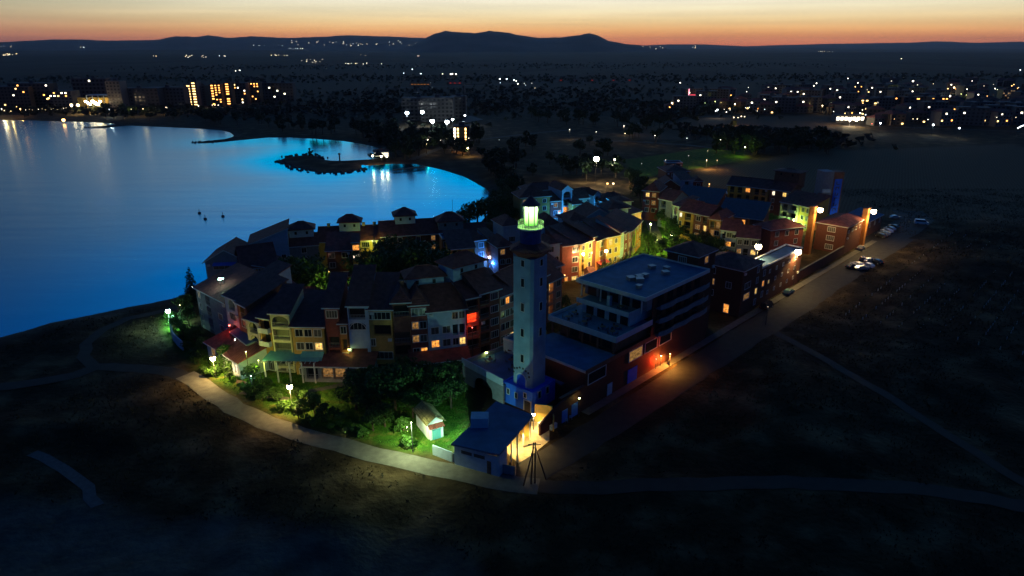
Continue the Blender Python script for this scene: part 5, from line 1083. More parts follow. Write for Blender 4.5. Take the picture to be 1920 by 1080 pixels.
def tree_proto(kind, var, m):
    """broad: 7 m unit tree, pine: conifer, bush"""
    r = random.Random(hash((kind, var)) % 1000 if False else var * 17 + len(kind)); tb = MB(); bl = []
    if kind == 'tree':
        tb.bar((0, 0, -.3), (.1, 0, 2.6), .26, 7, .17)
        for i in range(11):
            a = i * 2.4 + r.uniform(-.4, .4); rr = r.uniform(.6, 2.5); z = r.uniform(2.6, 6.0); p = (rr * math.cos(a), rr * math.sin(a), z)
            tb.bar((.1, 0, 1.8 + z * .1), p, .09, 5, .03); bl.append((*p, r.uniform(.8, 1.5)))
        bl.append((0, 0, 5.2, 1.5)); V, F = leaf_cloud(bl, 1500, .22, var)
    elif kind == 'cypress':
        tb.bar((0, 0, -.3), (0, 0, 10), .22, 6, .04)
        for i in range(16):
            f_ = i / 15; z = 1.2 + f_ * 9.3; R_ = 2.1 * (1 - f_) ** .8 + .12
            for k_ in range(4): a = r.uniform(0, 6.3); bl.append((R_ * .45 * math.cos(a), R_ * .45 * math.sin(a), z, R_ * r.uniform(.45, .75)))
        V, F = leaf_cloud(bl, 2600, .2, var)
    elif kind == 'bush':
        tb.bar((0, 0, -.2), (0, 0, .6), .07, 5, .04)
        for i in range(6): a = i * 1.3; bl.append((r.uniform(.1, .7) * math.cos(a), r.uniform(.1, .7) * math.sin(a), r.uniform(.5, 1.1), r.uniform(.35, .6)))
        V, F = leaf_cloud(bl, 420, .13, var)
    else:   # far tree, few leaves
        tb.bar((0, 0, -.3), (0, 0, 3), .25, 5, .1)
        for i in range(6): a = i * 1.9; bl.append((r.uniform(0, 1.8) * math.cos(a), r.uniform(0, 1.8) * math.sin(a), r.uniform(2.5, 5.5), r.uniform(1.1, 1.7)))
        V, F = leaf_cloud(bl, 260, .5, var)
    tm_ = tb.mesh('trunk'); tm_.materials.append(bark); return tm_, np_mesh('crown', V, F, m)
def tree(kind, var, m, px, py, sc, label, group=None, wp=None, name=None, cat='tree', zsc=1):
    k_ = (kind, var, m.name)
    if k_ not in TREES: TREES[k_] = tree_proto(kind, var, m)
    p = G(px, py) if wp is None else wp
    z, _, _ = full_height(np.array([p.x]), np.array([p.y]))
    T = thing(name or kind.replace('far', 'tree'), label, cat, (p.x, p.y, float(z[0])), rnd(0, 6.28), group); T.scale = (sc, sc, sc * zsc)
    for nm_, me_ in zip(('trunk', 'crown'), TREES[k_]):
        o = bpy.data.objects.new(nm_, me_); C.objects.link(o); o.parent = T
    return T
tree('cypress', 1, leafd, 364, 548 + 22, 1.05, 'dark pointed conifer standing alone at the water edge', name='conifer')
# courtyard wood behind the front row
cy = [(560, 580), (578, 565), (592, 572), (615, 548), (640, 580), (665, 590), (688, 600), (700, 575), (718, 560), (735, 545), (752, 575), (770, 590), (785, 560), (800, 545), (812, 580), (715, 595), (740, 610), (690, 550), (760, 545), (825, 560), (672, 560), (640, 560), (778, 535), (735, 520)]
for i, (x, y) in enumerate(cy):
    if 603 < x < 672 and y < 585: y += 22
    tree('tree', 1 + i % 4, leaf, x, y, rnd(1.8, 2.2) if (x > 685 and y < 568) or x < 600 else rnd(1.0, 1.3), 'dark leafy tree in the courtyard between the two rows', 'courtyard trees')
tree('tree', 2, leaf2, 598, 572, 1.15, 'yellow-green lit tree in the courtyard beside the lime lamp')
# trees in front of the arcade
for i, (x, y, s) in enumerate([(668, 768, 1.25), (690, 780, 1.1), (715, 772, 1.4), (742, 768, 1.3), (770, 762, 1.35), (800, 745, 1.3), (730, 745, 1.2), (828, 752, 1.3), (850, 740, 1.1), (700, 748, 1.2), (846, 765, 1.0), (812, 775, 1.0), (765, 738, 1.2), (722, 800, .8), (700, 808, .7)]):
    tree('tree', 1 + i % 4, leaf, x, y, s * .95, 'dark green tree in the grove between the arcade and the hut', 'grove trees by the hut')
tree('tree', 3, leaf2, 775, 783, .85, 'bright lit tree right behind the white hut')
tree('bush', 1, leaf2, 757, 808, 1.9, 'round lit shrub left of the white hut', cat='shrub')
tree('bush', 2, leaf2, 765, 838, 1.6, 'small dark shrub in front of the lit hut lawn', cat='shrub')
# trees and shrubs along the lit path
for i, (x, y, s, k_, lb) in enumerate([(425, 690, .62, 'tree', 'yellow-green lit tree right of the yellow path lamp'), (440, 697, .5, 'tree', 'smaller lit tree below the low restaurant annex'), (476, 722, .6, 'tree', 'dark round tree above the small white-green lamp'),
        (590, 776, .55, 'tree', 'vivid green lit tree right of the pergola path lamp'), (572, 778, .4, 'tree', 'low vivid green tree just right of the pergola path lamp'), (604, 790, .5, 'tree', 'darker green tree at the right end of the lit row'),
        (330, 622, .5, 'tree', 'green lit tree beside the curved white wall'), (345, 632, .45, 'tree', 'teal lit tree inside the curved white wall'), (355, 612, .6, 'tree', 'dark green tree behind the curved white wall'), (366, 640, .5, 'tree', 'green tree at the left end of the annex'), (380, 655, .4, 'tree', 'small tree before the annex left end'), (350, 590, .7, 'tree', 'dark tree between conifer and teal lamp')]):
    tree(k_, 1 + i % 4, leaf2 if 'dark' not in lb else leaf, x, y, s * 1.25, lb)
sh_pts = [(385, 700), (396, 706), (408, 700), (430, 712), (448, 716), (462, 735), (480, 742), (492, 752), (505, 745), (520, 752), (530, 768), (515, 738), (500, 728), (485, 732), (545, 770), (560, 785), (575, 792), (590, 798), (560, 768), (620, 805), (635, 800), (650, 815), (668, 812), (640, 790), (372, 682), (362, 668), (350, 655), (340, 640), (470, 745), (452, 728), (610, 790), (625, 782), (680, 822), (430, 700), (415, 690), (318, 600), (328, 596), (405, 690), (540, 738), (555, 742), (570, 748)]
for i, (x, y) in enumerate(sh_pts):
    tree('bush', 1 + i % 4, leaf2 if i % 3 else leaf, x, y, rnd(.8, 1.7), 'green garden shrub in the planting along the lit path', 'shrubs along the lit path', cat='shrub')
# hedge of pointed trees behind the hotel, garden trees
for i in range(22):
    f_ = i / 21; x = 1120 + 88 * f_; y = 526 - 36 * f_
    tree('cypress', 2 + i % 2, leafd, x, y, rnd(.38, .55), 'slim dark conifer in the hedge between the arc houses and the hotel', 'hedge conifers behind the hotel', name='hedge_conifer')
for i, (x, y, s) in enumerate([(1215, 478, 1.1), (1228, 488, 1), (1240, 478, .9), (1252, 470, .9), (1258, 455, 1), (1248, 440, 1), (1240, 425, 1.1), (1230, 410, 1.1), (1222, 398, 1.2), (1212, 390, 1.2), (1200, 380, 1.2), (1195, 368, 1.3), (1205, 362, 1.2), (1190, 352, 1.3), (1180, 345, 1.3), (1262, 475, .9), (1275, 480, .9), (1290, 488, 1), (1305, 492, .9), (1320, 500, .9), (1300, 475, 1), (1272, 452, 1), (1265, 440, 1), (1330, 480, 1), (1345, 485, 1), (1320, 470, 1.1), (1360, 500, .9)]):
    tree('tree', 1 + i % 4, leaf2 if i in (3, 4, 5, 9) else leaf, x, y, s, 'leafy garden tree between the arc houses and the right cluster', 'garden trees of the centre')
for i, (x, y, s) in enumerate([(880, 430, 1.5), (895, 425, 1.7), (910, 420, 1.6), (925, 412, 1.5), (940, 418, 1.6), (950, 405, 1.4), (930, 398, 1.5), (945, 388, 1.4), (955, 375, 1.5), (940, 365, 1.3), (925, 430, 1.2), (960, 425, 1.2), (865, 432, 1.2), (968, 400, 1.3), (850, 436, 1.1)]):
    tree('tree', 1 + i % 4, leaf, x, y, s, 'dark tree in the wood on the shore left of the lantern', 'shore wood trees')
for i, (x, y) in enumerate([(1050, 590), (1060, 580), (1045, 608), (1068, 600), (1040, 570)]):
    tree('tree', 1 + i % 4, leaf, x, y, .6, 'small dark tree between the pink house and the hotel', 'small trees beside the pink house')
for i, (x, y) in enumerate([(1450, 428), (1462, 432), (1478, 436), (1492, 442), (1440, 424), (1545, 420), (1556, 414), (1540, 440), (1535, 455)]):
    tree('tree', 1 + i % 4, leaf2 if i < 5 else leaf, x, y, .75, 'small tree lit by the masts on the right cluster', 'trees near the floodlights')
# far trees
farT = []
for i in range(70):
    farT.append((rnd(690, 900), rnd(262, 300) if i % 2 else rnd(245, 275)))
for i in range(60): farT.append((rnd(1330, 1560), rnd(262, 292)))
for i in range(30): farT.append((rnd(930, 1180), rnd(268, 340)))
for (x0, y0, x1, y1, n_) in ((900, 300, 960, 370, 18), (1180, 262, 1400, 268, 16), (500, 240, 760, 262, 26), (1000, 225, 1250, 240, 30), (200, 218, 500, 232, 30)):
    for i in range(n_): f_ = rnd(0, 1); farT.append((x0 + (x1 - x0) * f_ + rnd(-6, 6), y0 + (y1 - y0) * f_ + rnd(-6, 6)))
ok = []
for (x, y) in farT:
    p = G(x, y); _, s_, d_ = full_height(np.array([p.x]), np.array([p.y]))
    if not s_[0] and d_[0] > 8: ok.append(p)
for i, p in enumerate(ok[:280]):
    tree('far', 1 + i % 4, leafd, 0, 0, rnd(1.1, 2.0), 'dark tree scattered over the plain behind the resort', 'trees of the dark plain', wp=p)
# far-off wood belts: one mass
Vs, Fs = [], []; base_i = 0
r_ = np.random.RandomState(4)
for (xa, ya, xb, yb, n_, w) in ((0, 206, 520, 212, 1500, 30), (560, 205, 1250, 200, 2500, 60), (1250, 203, 1960, 198, 3000, 45), (0, 150, 900, 148, 2200, 90), (900, 150, 1960, 145, 3000, 110), (300, 128, 1500, 122, 2400, 150), (1300, 250, 1560, 262, 900, 20), (600, 180, 1250, 176, 2000, 100), (690, 285, 780, 255, 500, 25), (1200, 222, 1300, 216, 300, 15)):
    for i in range(n_ // 3):
        f_ = r_.rand(); p = G(xa + (xb - xa) * f_, ya + (yb - ya) * f_); q = p + Vector((r_.normal() * w * .6, r_.normal() * w, 0)); s_ = r_.uniform(2.5, 5.5)
        a = r_.rand(8, 3) * 2 - 1; a /= np.linalg.norm(a, axis=1)[:, None]
        c_ = np.array([q.x, q.y, s_ * .55]); Pp = c_ + a * s_ * np.array([1, 1, .75]) * r_.uniform(.6, 1.1, (8, 1)); Vs.append(Pp); Fs.append(np.array([[0, 1, 2], [3, 4, 5], [5, 6, 7], [0, 3, 6], [1, 4, 7], [2, 5, 0]]) + base_i); base_i += 8
V = np.concatenate(Vs); 
zz, s_, d_ = full_height(V[::8, 0], V[::8, 1]); V[:, 2] += np.repeat(np.maximum(zz, 0), 8); kp = ~(s_ | (d_ < 6)); F = np.concatenate(Fs)[np.repeat(kp, 6)]
stuff(obj('distant_woodland', np_mesh('distant_woodland', V, F, mat('distant_foliage', (.022, .032, .02), noise=.4, scale=.02)), None), 'far-off dark belts of trees across the plain', 'woodland')

# scrub and dry grass on the near ground: countless tufts in one object
drym = mat('dry_grass_blades', (.10, .07, .032), noise=.5, scale=.15, rough=.95)
scrm = mat('scrub_twigs', (.022, .02, .010), noise=.5, scale=.3, rough=.95)
def tufts(name, n_, m, hs_, ws, regions, seed, label, cat, thr=.42):
    r = np.random.RandomState(seed); y = np.sqrt(r.uniform(62 ** 2, 330 ** 2, n_)); u = r.uniform(-.95, .95, n_); x = u * (y + 10)
    nz_ = vnoise(x, y, 11, 31) * .6 + vnoise(x, y, 4, 32) * .4
    z, s_, d_ = full_height(x, y); k_ = (~s_) & (d_ > 5) & (nz_ > thr)
    k_ &= ~inside(x, y, sand_poly)
    k_ &= ~inside(x, y, built)
    for t_, w in PATHS: k_ &= dist(x, y, t_, False) > w
    x, y, z = x[k_], y[k_], z[k_]; n2 = len(x); k = 3; V = []; 
    for j in range(k):
        a = r.uniform(0, 6.28, n2); h_ = hs_ * r.uniform(.5, 1.5, n2); w_ = ws * r.uniform(.6, 1.4, n2); dx, dy = np.cos(a), np.sin(a); lx, ly = r.normal(0, .35, n2) * h_, r.normal(0, .35, n2) * h_
        V.append(np.stack([np.stack([x - dx * w_, y - dy * w_, z - .05], 1), np.stack([x + dx * w_, y + dy * w_, z - .05], 1), np.stack([x + lx, y + ly, z + h_], 1)], 1))
    V = np.concatenate(V).reshape(-1, 3); return stuff(obj(name, np_mesh(name, V, np.arange(len(V)).reshape(-1, 3), m), None), label, cat)
built = poly([(362, 600), (330, 600), (300, 620), (330, 680), (385, 738), (450, 775), (560, 818), (700, 856), (960, 905), (1030, 860), (1080, 800), (1240, 700), (1300, 655), (1450, 592), (1650, 470), (1700, 400), (1600, 380), (1500, 300), (1200, 300), (970, 330), (950, 400), (860, 430), (600, 480), (380, 530)])
PATHS = [(poly(t), 2.4) for t in (trk1, trk2, trk3, trk4)] + [(np.array([tuple(RD(-6.5, s)[:2]) for s in (-22, 60, 182)]), 5.0)]
tufts('dry_grass', 110000, drym, .34, .09, None, 3, 'dry pale grass covering the dark foreground and field edges', 'grass')
def scrub_mass():
    r = np.random.RandomState(8); n_ = 26000; y = np.sqrt(r.uniform(60 ** 2, 330 ** 2, n_)); x = r.uniform(-.95, .95, n_) * (y + 10)
    z, s_, d_ = full_height(x, y); nz_ = vnoise(x, y, 17, 41) * .55 + vnoise(x, y, 5, 42) * .45
    k_ = (~s_) & (d_ > 5) & (nz_ > .53) & ~inside(x, y, sand_poly) & ~inside(x, y, built)
    for t_, w in PATHS: k_ &= dist(x, y, t_, False) > w
    x, y, z = x[k_], y[k_], z[k_]; m_ = 9; n2 = len(x); S = r.uniform(.25, 1.0, n2) ** 1.5
    c_ = np.repeat(np.stack([x, y, z], 1), m_, 0); S_ = np.repeat(S, m_)[:, None]; d2 = r.normal(size=(n2 * m_, 3)); d2[:, 2] = np.abs(d2[:, 2]) * .8; d2 /= np.linalg.norm(d2, axis=1)[:, None]
    c_ = c_ + d2 * S_ * r.uniform(.3, 1.1, (n2 * m_, 1)) * np.array([1.3, 1.3, .8]); a = r.normal(size=c_.shape) * .3 * S_ + .02; b_ = r.normal(size=c_.shape) * .3 * S_
    V = np.stack([c_, c_ + a, c_ + b_], 1).reshape(-1, 3); stuff(obj('low_scrub', np_mesh('low_scrub', V, np.arange(len(V)).reshape(-1, 3), scrm), None), 'low dark scrub mounds on the foreground slopes', 'scrub')
scrub_mass()
lg = np.random.RandomState(5)
# lawn grass in the lit gardens
def lawn_grass():
    r = np.random.RandomState(9); P = lawns[0]; x = r.uniform(P[:, 0].min(), P[:, 0].max(), 60000); y = r.uniform(P[:, 1].min(), P[:, 1].max(), 60000)
    k_ = inside(x, y, P) & (dist(x, y, poly(trk1), False) > 2.3); x, y = x[k_], y[k_]; n2 = len(x); a = r.uniform(0, 6.28, n2); h_ = r.uniform(.1, .32, n2)
    V = np.stack([np.stack([x - np.cos(a) * .06, y - np.sin(a) * .06, 0 * x - .02], 1), np.stack([x + np.cos(a) * .06, y + np.sin(a) * .06, 0 * x - .02], 1), np.stack([x + r.normal(0, .08, n2), y + r.normal(0, .08, n2), h_], 1)], 1).reshape(-1, 3)
    stuff(obj('lawn_grass', np_mesh('lawn_grass', V, np.arange(len(V)).reshape(-1, 3), mat('grass_blades', (.055, .15, .012), noise=.5, scale=.4)), None), 'green lawn grass around the lit path and the hut', 'grass')
lawn_grass()
# vineyard rows at the right edge
va, vb = G(1789, 513), G(1844, 462); vd = (vb - va).normalized(); vn = Vector((vd.y, -vd.x, 0))
vm = mat('vine_leaves', (.03, .05, .02), noise=.5, scale=.8); vs_ = mat('pale_vine_guard', (.55, .55, .52), noise=.1)
org = G(1700, 560)
for i in range(16):
    T = thing('vine_row', 'long low vine row with pale guards in the dark field at the right edge', 'vines', tuple(org + vn * (i * 4.2 - 8)), math.atan2(vd.y, vd.x), 'vine rows in the right field')
    r = np.random.RandomState(i); L_ = 95 + 8 * math.sin(i); n_ = 900; x = r.uniform(-25, L_, n_); V = []
    c_ = np.stack([x, r.normal(0, .18, n_), r.uniform(.1, 1.0, n_)], 1); a = r.normal(size=(n_, 3)) * .16; b_ = r.normal(size=(n_, 3)) * .16
    V = np.stack([c_, c_ + a, c_ + b_], 1).reshape(-1, 3)
    z, _, _ = full_height(np.array([T.location.x]), np.array([T.location.y])); T.location.z = float(z[0]) + .05
    o = obj('foliage', np_mesh('foliage', V, np.arange(len(V)).reshape(-1, 3), vm), None, T); 
    g_ = MB(); xx = -24.
    while xx < L_: 
        if r.rand() > .55: g_.box(xx - .09, xx + .09, -.09, .09, 0, .75)
        xx += 2.6
    stuff(obj('vine_guards', g_, vs_, T))

# ------------------------------------------------------------ VEHICLES
def car(label, p, rz, paint, kind='car', group='parked cars and vans'):
    T = thing('van' if kind == 'van' else 'car', label, kind, (p.x, p.y, .06), rz, group)
    L_, W2, = (2.15, .88) if kind == 'car' else (2.5, .98)
    if kind == 'car': prof = [(-2.15, .45), (-2.2, .75), (-2.0, .95), (-1.45, 1.0), (1.15, .95), (1.95, .82), (2.15, .6), (2.12, .35), (-2.1, .32)]; cab = [(-1.75, .99), (-1.25, 1.42), (.25, 1.45), (1.05, .96)]
    else: prof = [(-2.45, .4), (-2.5, 1.15), (1.75, 1.12), (2.35, .95), (2.5, .6), (2.45, .35)]; cab = [(-2.42, 1.16), (-2.3, 2.0), (1.0, 2.02), (1.8, 1.13)]
    def ext(pf, w, w2=None, nm='body', m=paint):
        q = MB(); n_ = len(pf); w2 = w2 or w; zt = max(z for _, z in pf); zb = min(z for _, z in pf)
        for s in (-1, 1):
            for x, z in pf: q.v.append((x, s * (w + (w2 - w) * (z - zb) / (zt - zb)), z))
        q.f.append(tuple(range(n_))); q.f.append(tuple(range(n_, 2 * n_))[::-1])
        for i in range(n_): j = (i + 1) % n_; q.f.append((i, n_ + i, n_ + j, j))
        return obj(nm, q, m, T)
    ext(prof, W2, W2 * .97); ext(cab, W2 * .93, W2 * .75, 'cabin')
    g_ = MB(); zt = cab[1][1]; zb = cab[0][1] + .06
    for s in (-1, 1):
        yb, yt = s * (W2 * .93 + .01), s * (W2 * .77 + .012)
        g_.quad((cab[0][0] + .3, yb, zb), (cab[3][0] - .25, yb, zb), (cab[2][0] - .05, yt, zt - .1), (cab[1][0] + .12, yt, zt - .1))
    obj('side_window', g_, glass, T)
    g_ = MB(); xa, xb = cab[3][0] + .012, cab[2][0] + .02; g_.quad((xa - .05, -W2 * .85, zb), (xa - .05, W2 * .85, zb), (xb + .02, W2 * .7, zt - .05), (xb + .02, -W2 * .7, zt - .05)); obj('windscreen', g_, glass, T)
    for x in (-1.35, 1.35):
        for s in (-1, 1):
            wb = MB(); wb.bar((x, s * (W2 - .2), .32), (x, s * (W2 + .02), .32), .32, 12); wo = obj('wheel', wb, dark, T); obj('rim', MB().bar((x, s * (W2 + .021), .32), (x, s * (W2 + .03), .32), .19, 10), rail, wo)
    for s in (-1, 1): obj('headlight', MB().box(L_ - .06, L_ + .03, s * .65 - .16, s * .65 + .16, .6, .76), trim, T); obj('taillight', MB().box(-L_ - .07, -L_ + .02, s * .68 - .12, s * .68 + .12, .7, .9), awn_r, T)
    return T
silver = mat('silver_paint', (.45, .48, .50), rough=.25, noise=0, metal=.5, spec=.6); black = mat('black_paint', (.03, .035, .04), rough=.2, noise=0, spec=.6); whitep = mat('white_paint', (.75, .77, .8), rough=.25, noise=0, spec=.6); tealp = mat('teal_paint', (.08, .2, .2), rough=.25, noise=0, spec=.6)
rr = math.atan2(HR.y, HR.x)
car('dark boxy van parked at the kerb of the lit road', G(1437, 578), rr, black, 'van', None); car('teal-grey car parked on the lit road ahead of the van', G(1478, 551), rr, tealp, 'car', None)
car('silver car parked under the rightmost floodlight', G(1614, 468), rr, silver, 'car', None)
for i, (x, y, pm_) in enumerate([(1657, 441, silver), (1663, 436, whitep), (1668, 432, silver), (1675, 428, black), (1651, 445, black)]): car(['second silver car from the near end of the roadside row', 'white car in the middle of the roadside row', 'second silver car from the far end of the roadside row', 'black car at the far end of the roadside row', 'black car at the near end of the roadside row'][i], G(x, y), rr + 1.2, pm_, 'car', 'cars in the roadside row')
car('pale car parked alone at the back of the parking area', G(1678, 410), 0.1, silver, 'car', None); car('white van with dark windows at the far right of the parking area', G(1727, 421), -.35, whitep, 'van', None)
for i, (x, y, pm_, rz_, lb) in enumerate([(1598, 503, black, .4, 'black car at the left of the field cluster'), (1607, 499, whitep, 1.9, 'white car near the left of the field cluster'), (1615, 506, silver, .2, 'silver car at the front of the field cluster'), (1625, 501, whitep, 2.3, 'white car in the middle of the field cluster'), (1617, 489, black, 1.0, 'black car at the back of the field cluster'), (1630, 492, silver, .3, 'silver car at the back right of the field cluster'), (1642, 494, black, 2.0, 'black car at the right of the field cluster')]): car(lb, G(x, y), rz_, pm_, 'car', 'cars standing in the dark field')

# buoys, boat, mast
for i, (x, y) in enumerate([(374, 400), (385, 411), (418, 406)]):
    p = G(x, y, -.6); T = thing('buoy', ['dark buoy floating furthest left in the bay', 'dark buoy floating nearest the houses', 'dark buoy floating furthest right of the three'][i], 'buoy', tuple(p)); obj('float', MB().lathe([(.2, -.3), (.65, 0), (.65, .4), (.2, .7)], 10), dark, T); obj('top_mark', MB().bar((0, 0, .9), (0, 0, 1.8), .12), dark, T)
p = G(120, 228.5, -.6); lamp(119, 225, 2.5, 'orange', 1500, 1.3, 'small orange-red beacon on the water off the far beach', glow=12, name='beacon')
p = base_pt(848, 376, 433); T = thing('flag_mast', 'very thin tall mast rising beyond the tower roof', 'mast', tuple(p)); obj('pole', MB().bar((0, 0, 0), (0, 0, top_z(p, 376)), .09, 5, .05), dark, T); obj('finial', MB().lathe([(.1, 0), (.15, .15), (.05, .3)], 6), dark, T, (0, 0, top_z(p, 376)))
T = thing('jetty', 'long thin dark jetty in the bay', 'jetty', tuple(G(738, 320))); d_ = G(797, 314) - G(738, 320); q = MB(); n_ = Vector((-d_.y, d_.x, 0)).normalized() * 1.2
q.prism([tuple(-n_)[:2], tuple(d_ - n_)[:2], tuple(d_ + n_)[:2], tuple(n_)[:2]], .3, .6); obj('deck', q, wood, T)
for i in range(7):
    f_ = (i + .5) / 7
    for s in (-1, 1): pp_ = d_ * f_ + n_ * s * .8; obj('pile', MB().bar((pp_.x, pp_.y, -3), (pp_.x, pp_.y, .3), .18, 5), wood, T)
# groyne boulders
rkm = mat('dark_rock', (.07, .065, .06), noise=.4); V = []; F = []; bi = 0; r = np.random.RandomState(2); prm = [(519, 299), (547, 311), (579, 320), (641, 323), (669, 319), (684, 315)]; Ls = [[G(*a) for a in prm], [G(*a) for a in ((532, 293), (560, 289), (592, 288), (606, 297))], [G(*a) for a in ((361, 266), (400, 264), (440, 260))], [G(*a) for a in ((163, 238), (200, 235.5), (240, 233.5))]]
cube = np.array([[x, y, z] for x in (-1, 1) for y in (-1, 1) for z in (-1, 1)], float); cf = np.array([[0, 1, 3, 2], [4, 6, 7, 5], [0, 4, 5, 1], [2, 3, 7, 6], [0, 2, 6, 4], [1, 5, 7, 3]])
for Lq in Ls:
    for a, b_ in zip(Lq[:-1], Lq[1:]):
        for i in range(int((b_ - a).length / 1.0)):
            c_ = a.lerp(b_, r.rand()); V.append(cube * r.uniform(.3, .75, 3) * r.uniform(.7, 1.2, (8, 3)) + np.array([c_.x + r.normal() * 1.5, c_.y + r.normal() * 1.5, -.45])); F.append(cf + bi); bi += 8
stuff(obj('groyne_rocks', np_mesh('groyne_rocks', np.concatenate(V), np.concatenate(F), rkm), None), 'rough dark boulders lining the groynes and the round breakwater', 'rocks')

# beach club on the breakwater root
bcl = building('lit beach club hut at the root of the breakwater', G(702, 297), G(730, 296), 4, 8, white, roof=('hip', 1.2, .6), front=[(.2, 3, ['r3']), (.5, 3, ['r3']), (.8, 3, ['r3'])], name='beach_hut', cat='beach hut')
for x, y, g_ in ((716, 292, 'white'), (726, 292, 'warm'), (700, 291, 'warm')):
    lamp(x, y, 5, g_, 500, .55, {716: 'white lamp on the middle of the beach club', 726: 'warm lamp at the right end of the beach club', 700: 'warm lamp at the left end of the beach club'}[x], glow=25, off=(0, -2))
for x, y in ((581, 285), (637, 295)):
    p = G(x, y + 4, 0); T = thing('marker_post', {581: 'dark marker post on the round breakwater', 637: 'dark marker post on the breakwater neck'}[x], 'post', (p.x, p.y, 0)); obj('post', MB().bar((0, 0, -1), (0, 0, 3), .5, 6), dark, T); obj('cap', MB().lathe([(.8, 3), (.8, 3.6), (.2, 4)], 8), dark, T)

# ------------------------------------------------------------ FAR PLACES
farw = [mat('far_wall_a', (.10, .10, .10), noise=.15), mat('far_wall_b', (.08, .06, .05), noise=.2), mat('far_wall_c', (.16, .15, .14), noise=.15), mat('far_wall_d', (.07, .07, .075), noise=.15)]
litf = [emis('far_window_warm', (1, .6, .2), 5, sample=False), emis('far_window_white', (1, .88, .65), 6, sample=False), emis('far_window_orange', (1, .38, .08), 5, sample=False), emis('far_window_dim', (1, .6, .25), .5, sample=False)]
def far_block(label, px, py, w, d, h, wm_, lit=.1, cols=8, floors=6, litm=None, rz=0, group=None, name='apartment_block', rf=None, seed=0, wsz=(.5, .45), cat='building', nm2=0):
    p = G(px, py); T = thing(name, label, cat, (p.x, p.y, 0), rz, group); r = random.Random(seed + int(px))
    z, _, _ = full_height(np.array([p.x]), np.array([p.y])); T.location.z = max(float(z[0]), -.2)
    obj('wall', MB().box(-w / 2, w / 2, 0, d, -2, h), wm_, T)
    if rf: obj('roof', roofmesh('hip', w, d, h + .01, rf, .4, -w / 2, 0), tile2, T)
    else: obj('roof', MB().box(-w / 2 - .3, w / 2 + .3, -.3, d + .3, h + .01, h + .4).box(-2, 2, d / 2 - 1.5, d / 2 + 1.5, h + .41, h + 2.6), farw[3], T)
    k_ = 0; cw = w / cols; fh = (h - .5) / floors
    dm = MB(); 
    for f_ in range(floors):
        for c_ in range(cols):
            x0 = -w / 2 + (c_ + .5) * cw; z0 = .4 + f_ * fh + fh * .25
            if r.random() < lit:
                mm = litm or r.choice(litf[:3]); q = pane_mesh(round(cw * wsz[0], 1), round(fh * wsz[1], 1), mm); obj('lit_window', q, None, T, (x0, -.12, z0)); k_ += 1
            else: dm.box(x0 - cw * .25, x0 + cw * .25, -.06, -.003, z0, z0 + fh * .5)
    if dm.v: o = obj('windows', dm, glass, T); o['kind'] = 'stuff'
    if nm2:
        bb = MB()
        for f_ in range(1, floors): bb.box(-w / 2, w / 2, -1.0, -.13, .4 + f_ * fh - .1, .4 + f_ * fh + .1)
        stuff(obj('balconies', bb, farw[2], T))
    return T
# left shore hotels
hl = [('dark hotel at the left edge with scattered lit windows', 22, 206, 46, 16, 24, 1, .10, 12, 7, None), ('dark wide hotel with a lit penthouse behind the promenade', 62, 205, 44, 16, 27, 1, .10, 10, 8, None), ('dark low hotel left of the stage', 104, 205, 42, 16, 19, 3, .09, 10, 6, None),
      ('pale slim hotel tower right of the glowing stage', 220, 207, 15, 14, 30, 2, .0, 4, 9, None), ('dark stepped hotel behind the glowing stage', 180, 198, 46, 12, 30, 3, .03, 10, 7, None), ('dim hotel between the pale tower and the coast lamps', 262, 205, 46, 14, 22, 3, .02, 10, 6, None), ('dim hotel right of the four coast lamps', 315, 203, 40, 14, 22, 3, .02, 10, 6, None),
      ('left orange-lit hotel with glowing balcony columns', 350, 199, 9, 12, 22, 1, .35, 3, 8, litf[2]), ('bright yellow-lit hotel column, left of the pair', 358, 199, 8, 12, 24, 2, 1.0, 1, 8, litf[0]), ('bright yellow-lit hotel column, right of the pair', 368, 199, 8, 12, 27, 2, 1.0, 1, 9, litf[0]), ('narrow hotel with few square yellow windows', 381, 198, 9, 12, 22, 3, .4, 2, 8, litf[0]),
      ('orange-lit hotel column left of the middle', 402, 198, 6, 12, 24, 1, .95, 1, 8, litf[2]), ('orange-lit hotel column in the middle', 412, 198, 8, 12, 24, 1, .8, 2, 9, litf[2]), ('orange-lit hotel column right of the middle', 430, 197, 8, 12, 25, 1, .9, 1, 9, litf[2]), ('dark hotel with scattered lamps beside the orange columns', 447, 195, 22, 12, 24, 3, .22, 6, 7, None),
      ('small hotel block with orange column top', 468, 190, 7, 12, 26, 1, .5, 1, 8, litf[2]), ('dark hotel with orange stair lights', 478, 193, 14, 12, 24, 1, .3, 4, 8, litf[2]), ('dark hotel with white roof lights', 498, 190, 26, 12, 22, 3, .1, 6, 6, litf[1]), ('last dark hotel on the left shore with one bright roof lamp', 532, 190, 26, 12, 22, 3, .07, 6, 6, litf[1])]
for i, (lb, x, y, w, d, h, wi, lt, cl, fl, lm_) in enumerate(hl): far_block(lb, x, y, w, d, h, farw[wi], lt, cl, fl, lm_, seed=i * 5, wsz=(.42, .4), nm2=(i in (3, 4)))
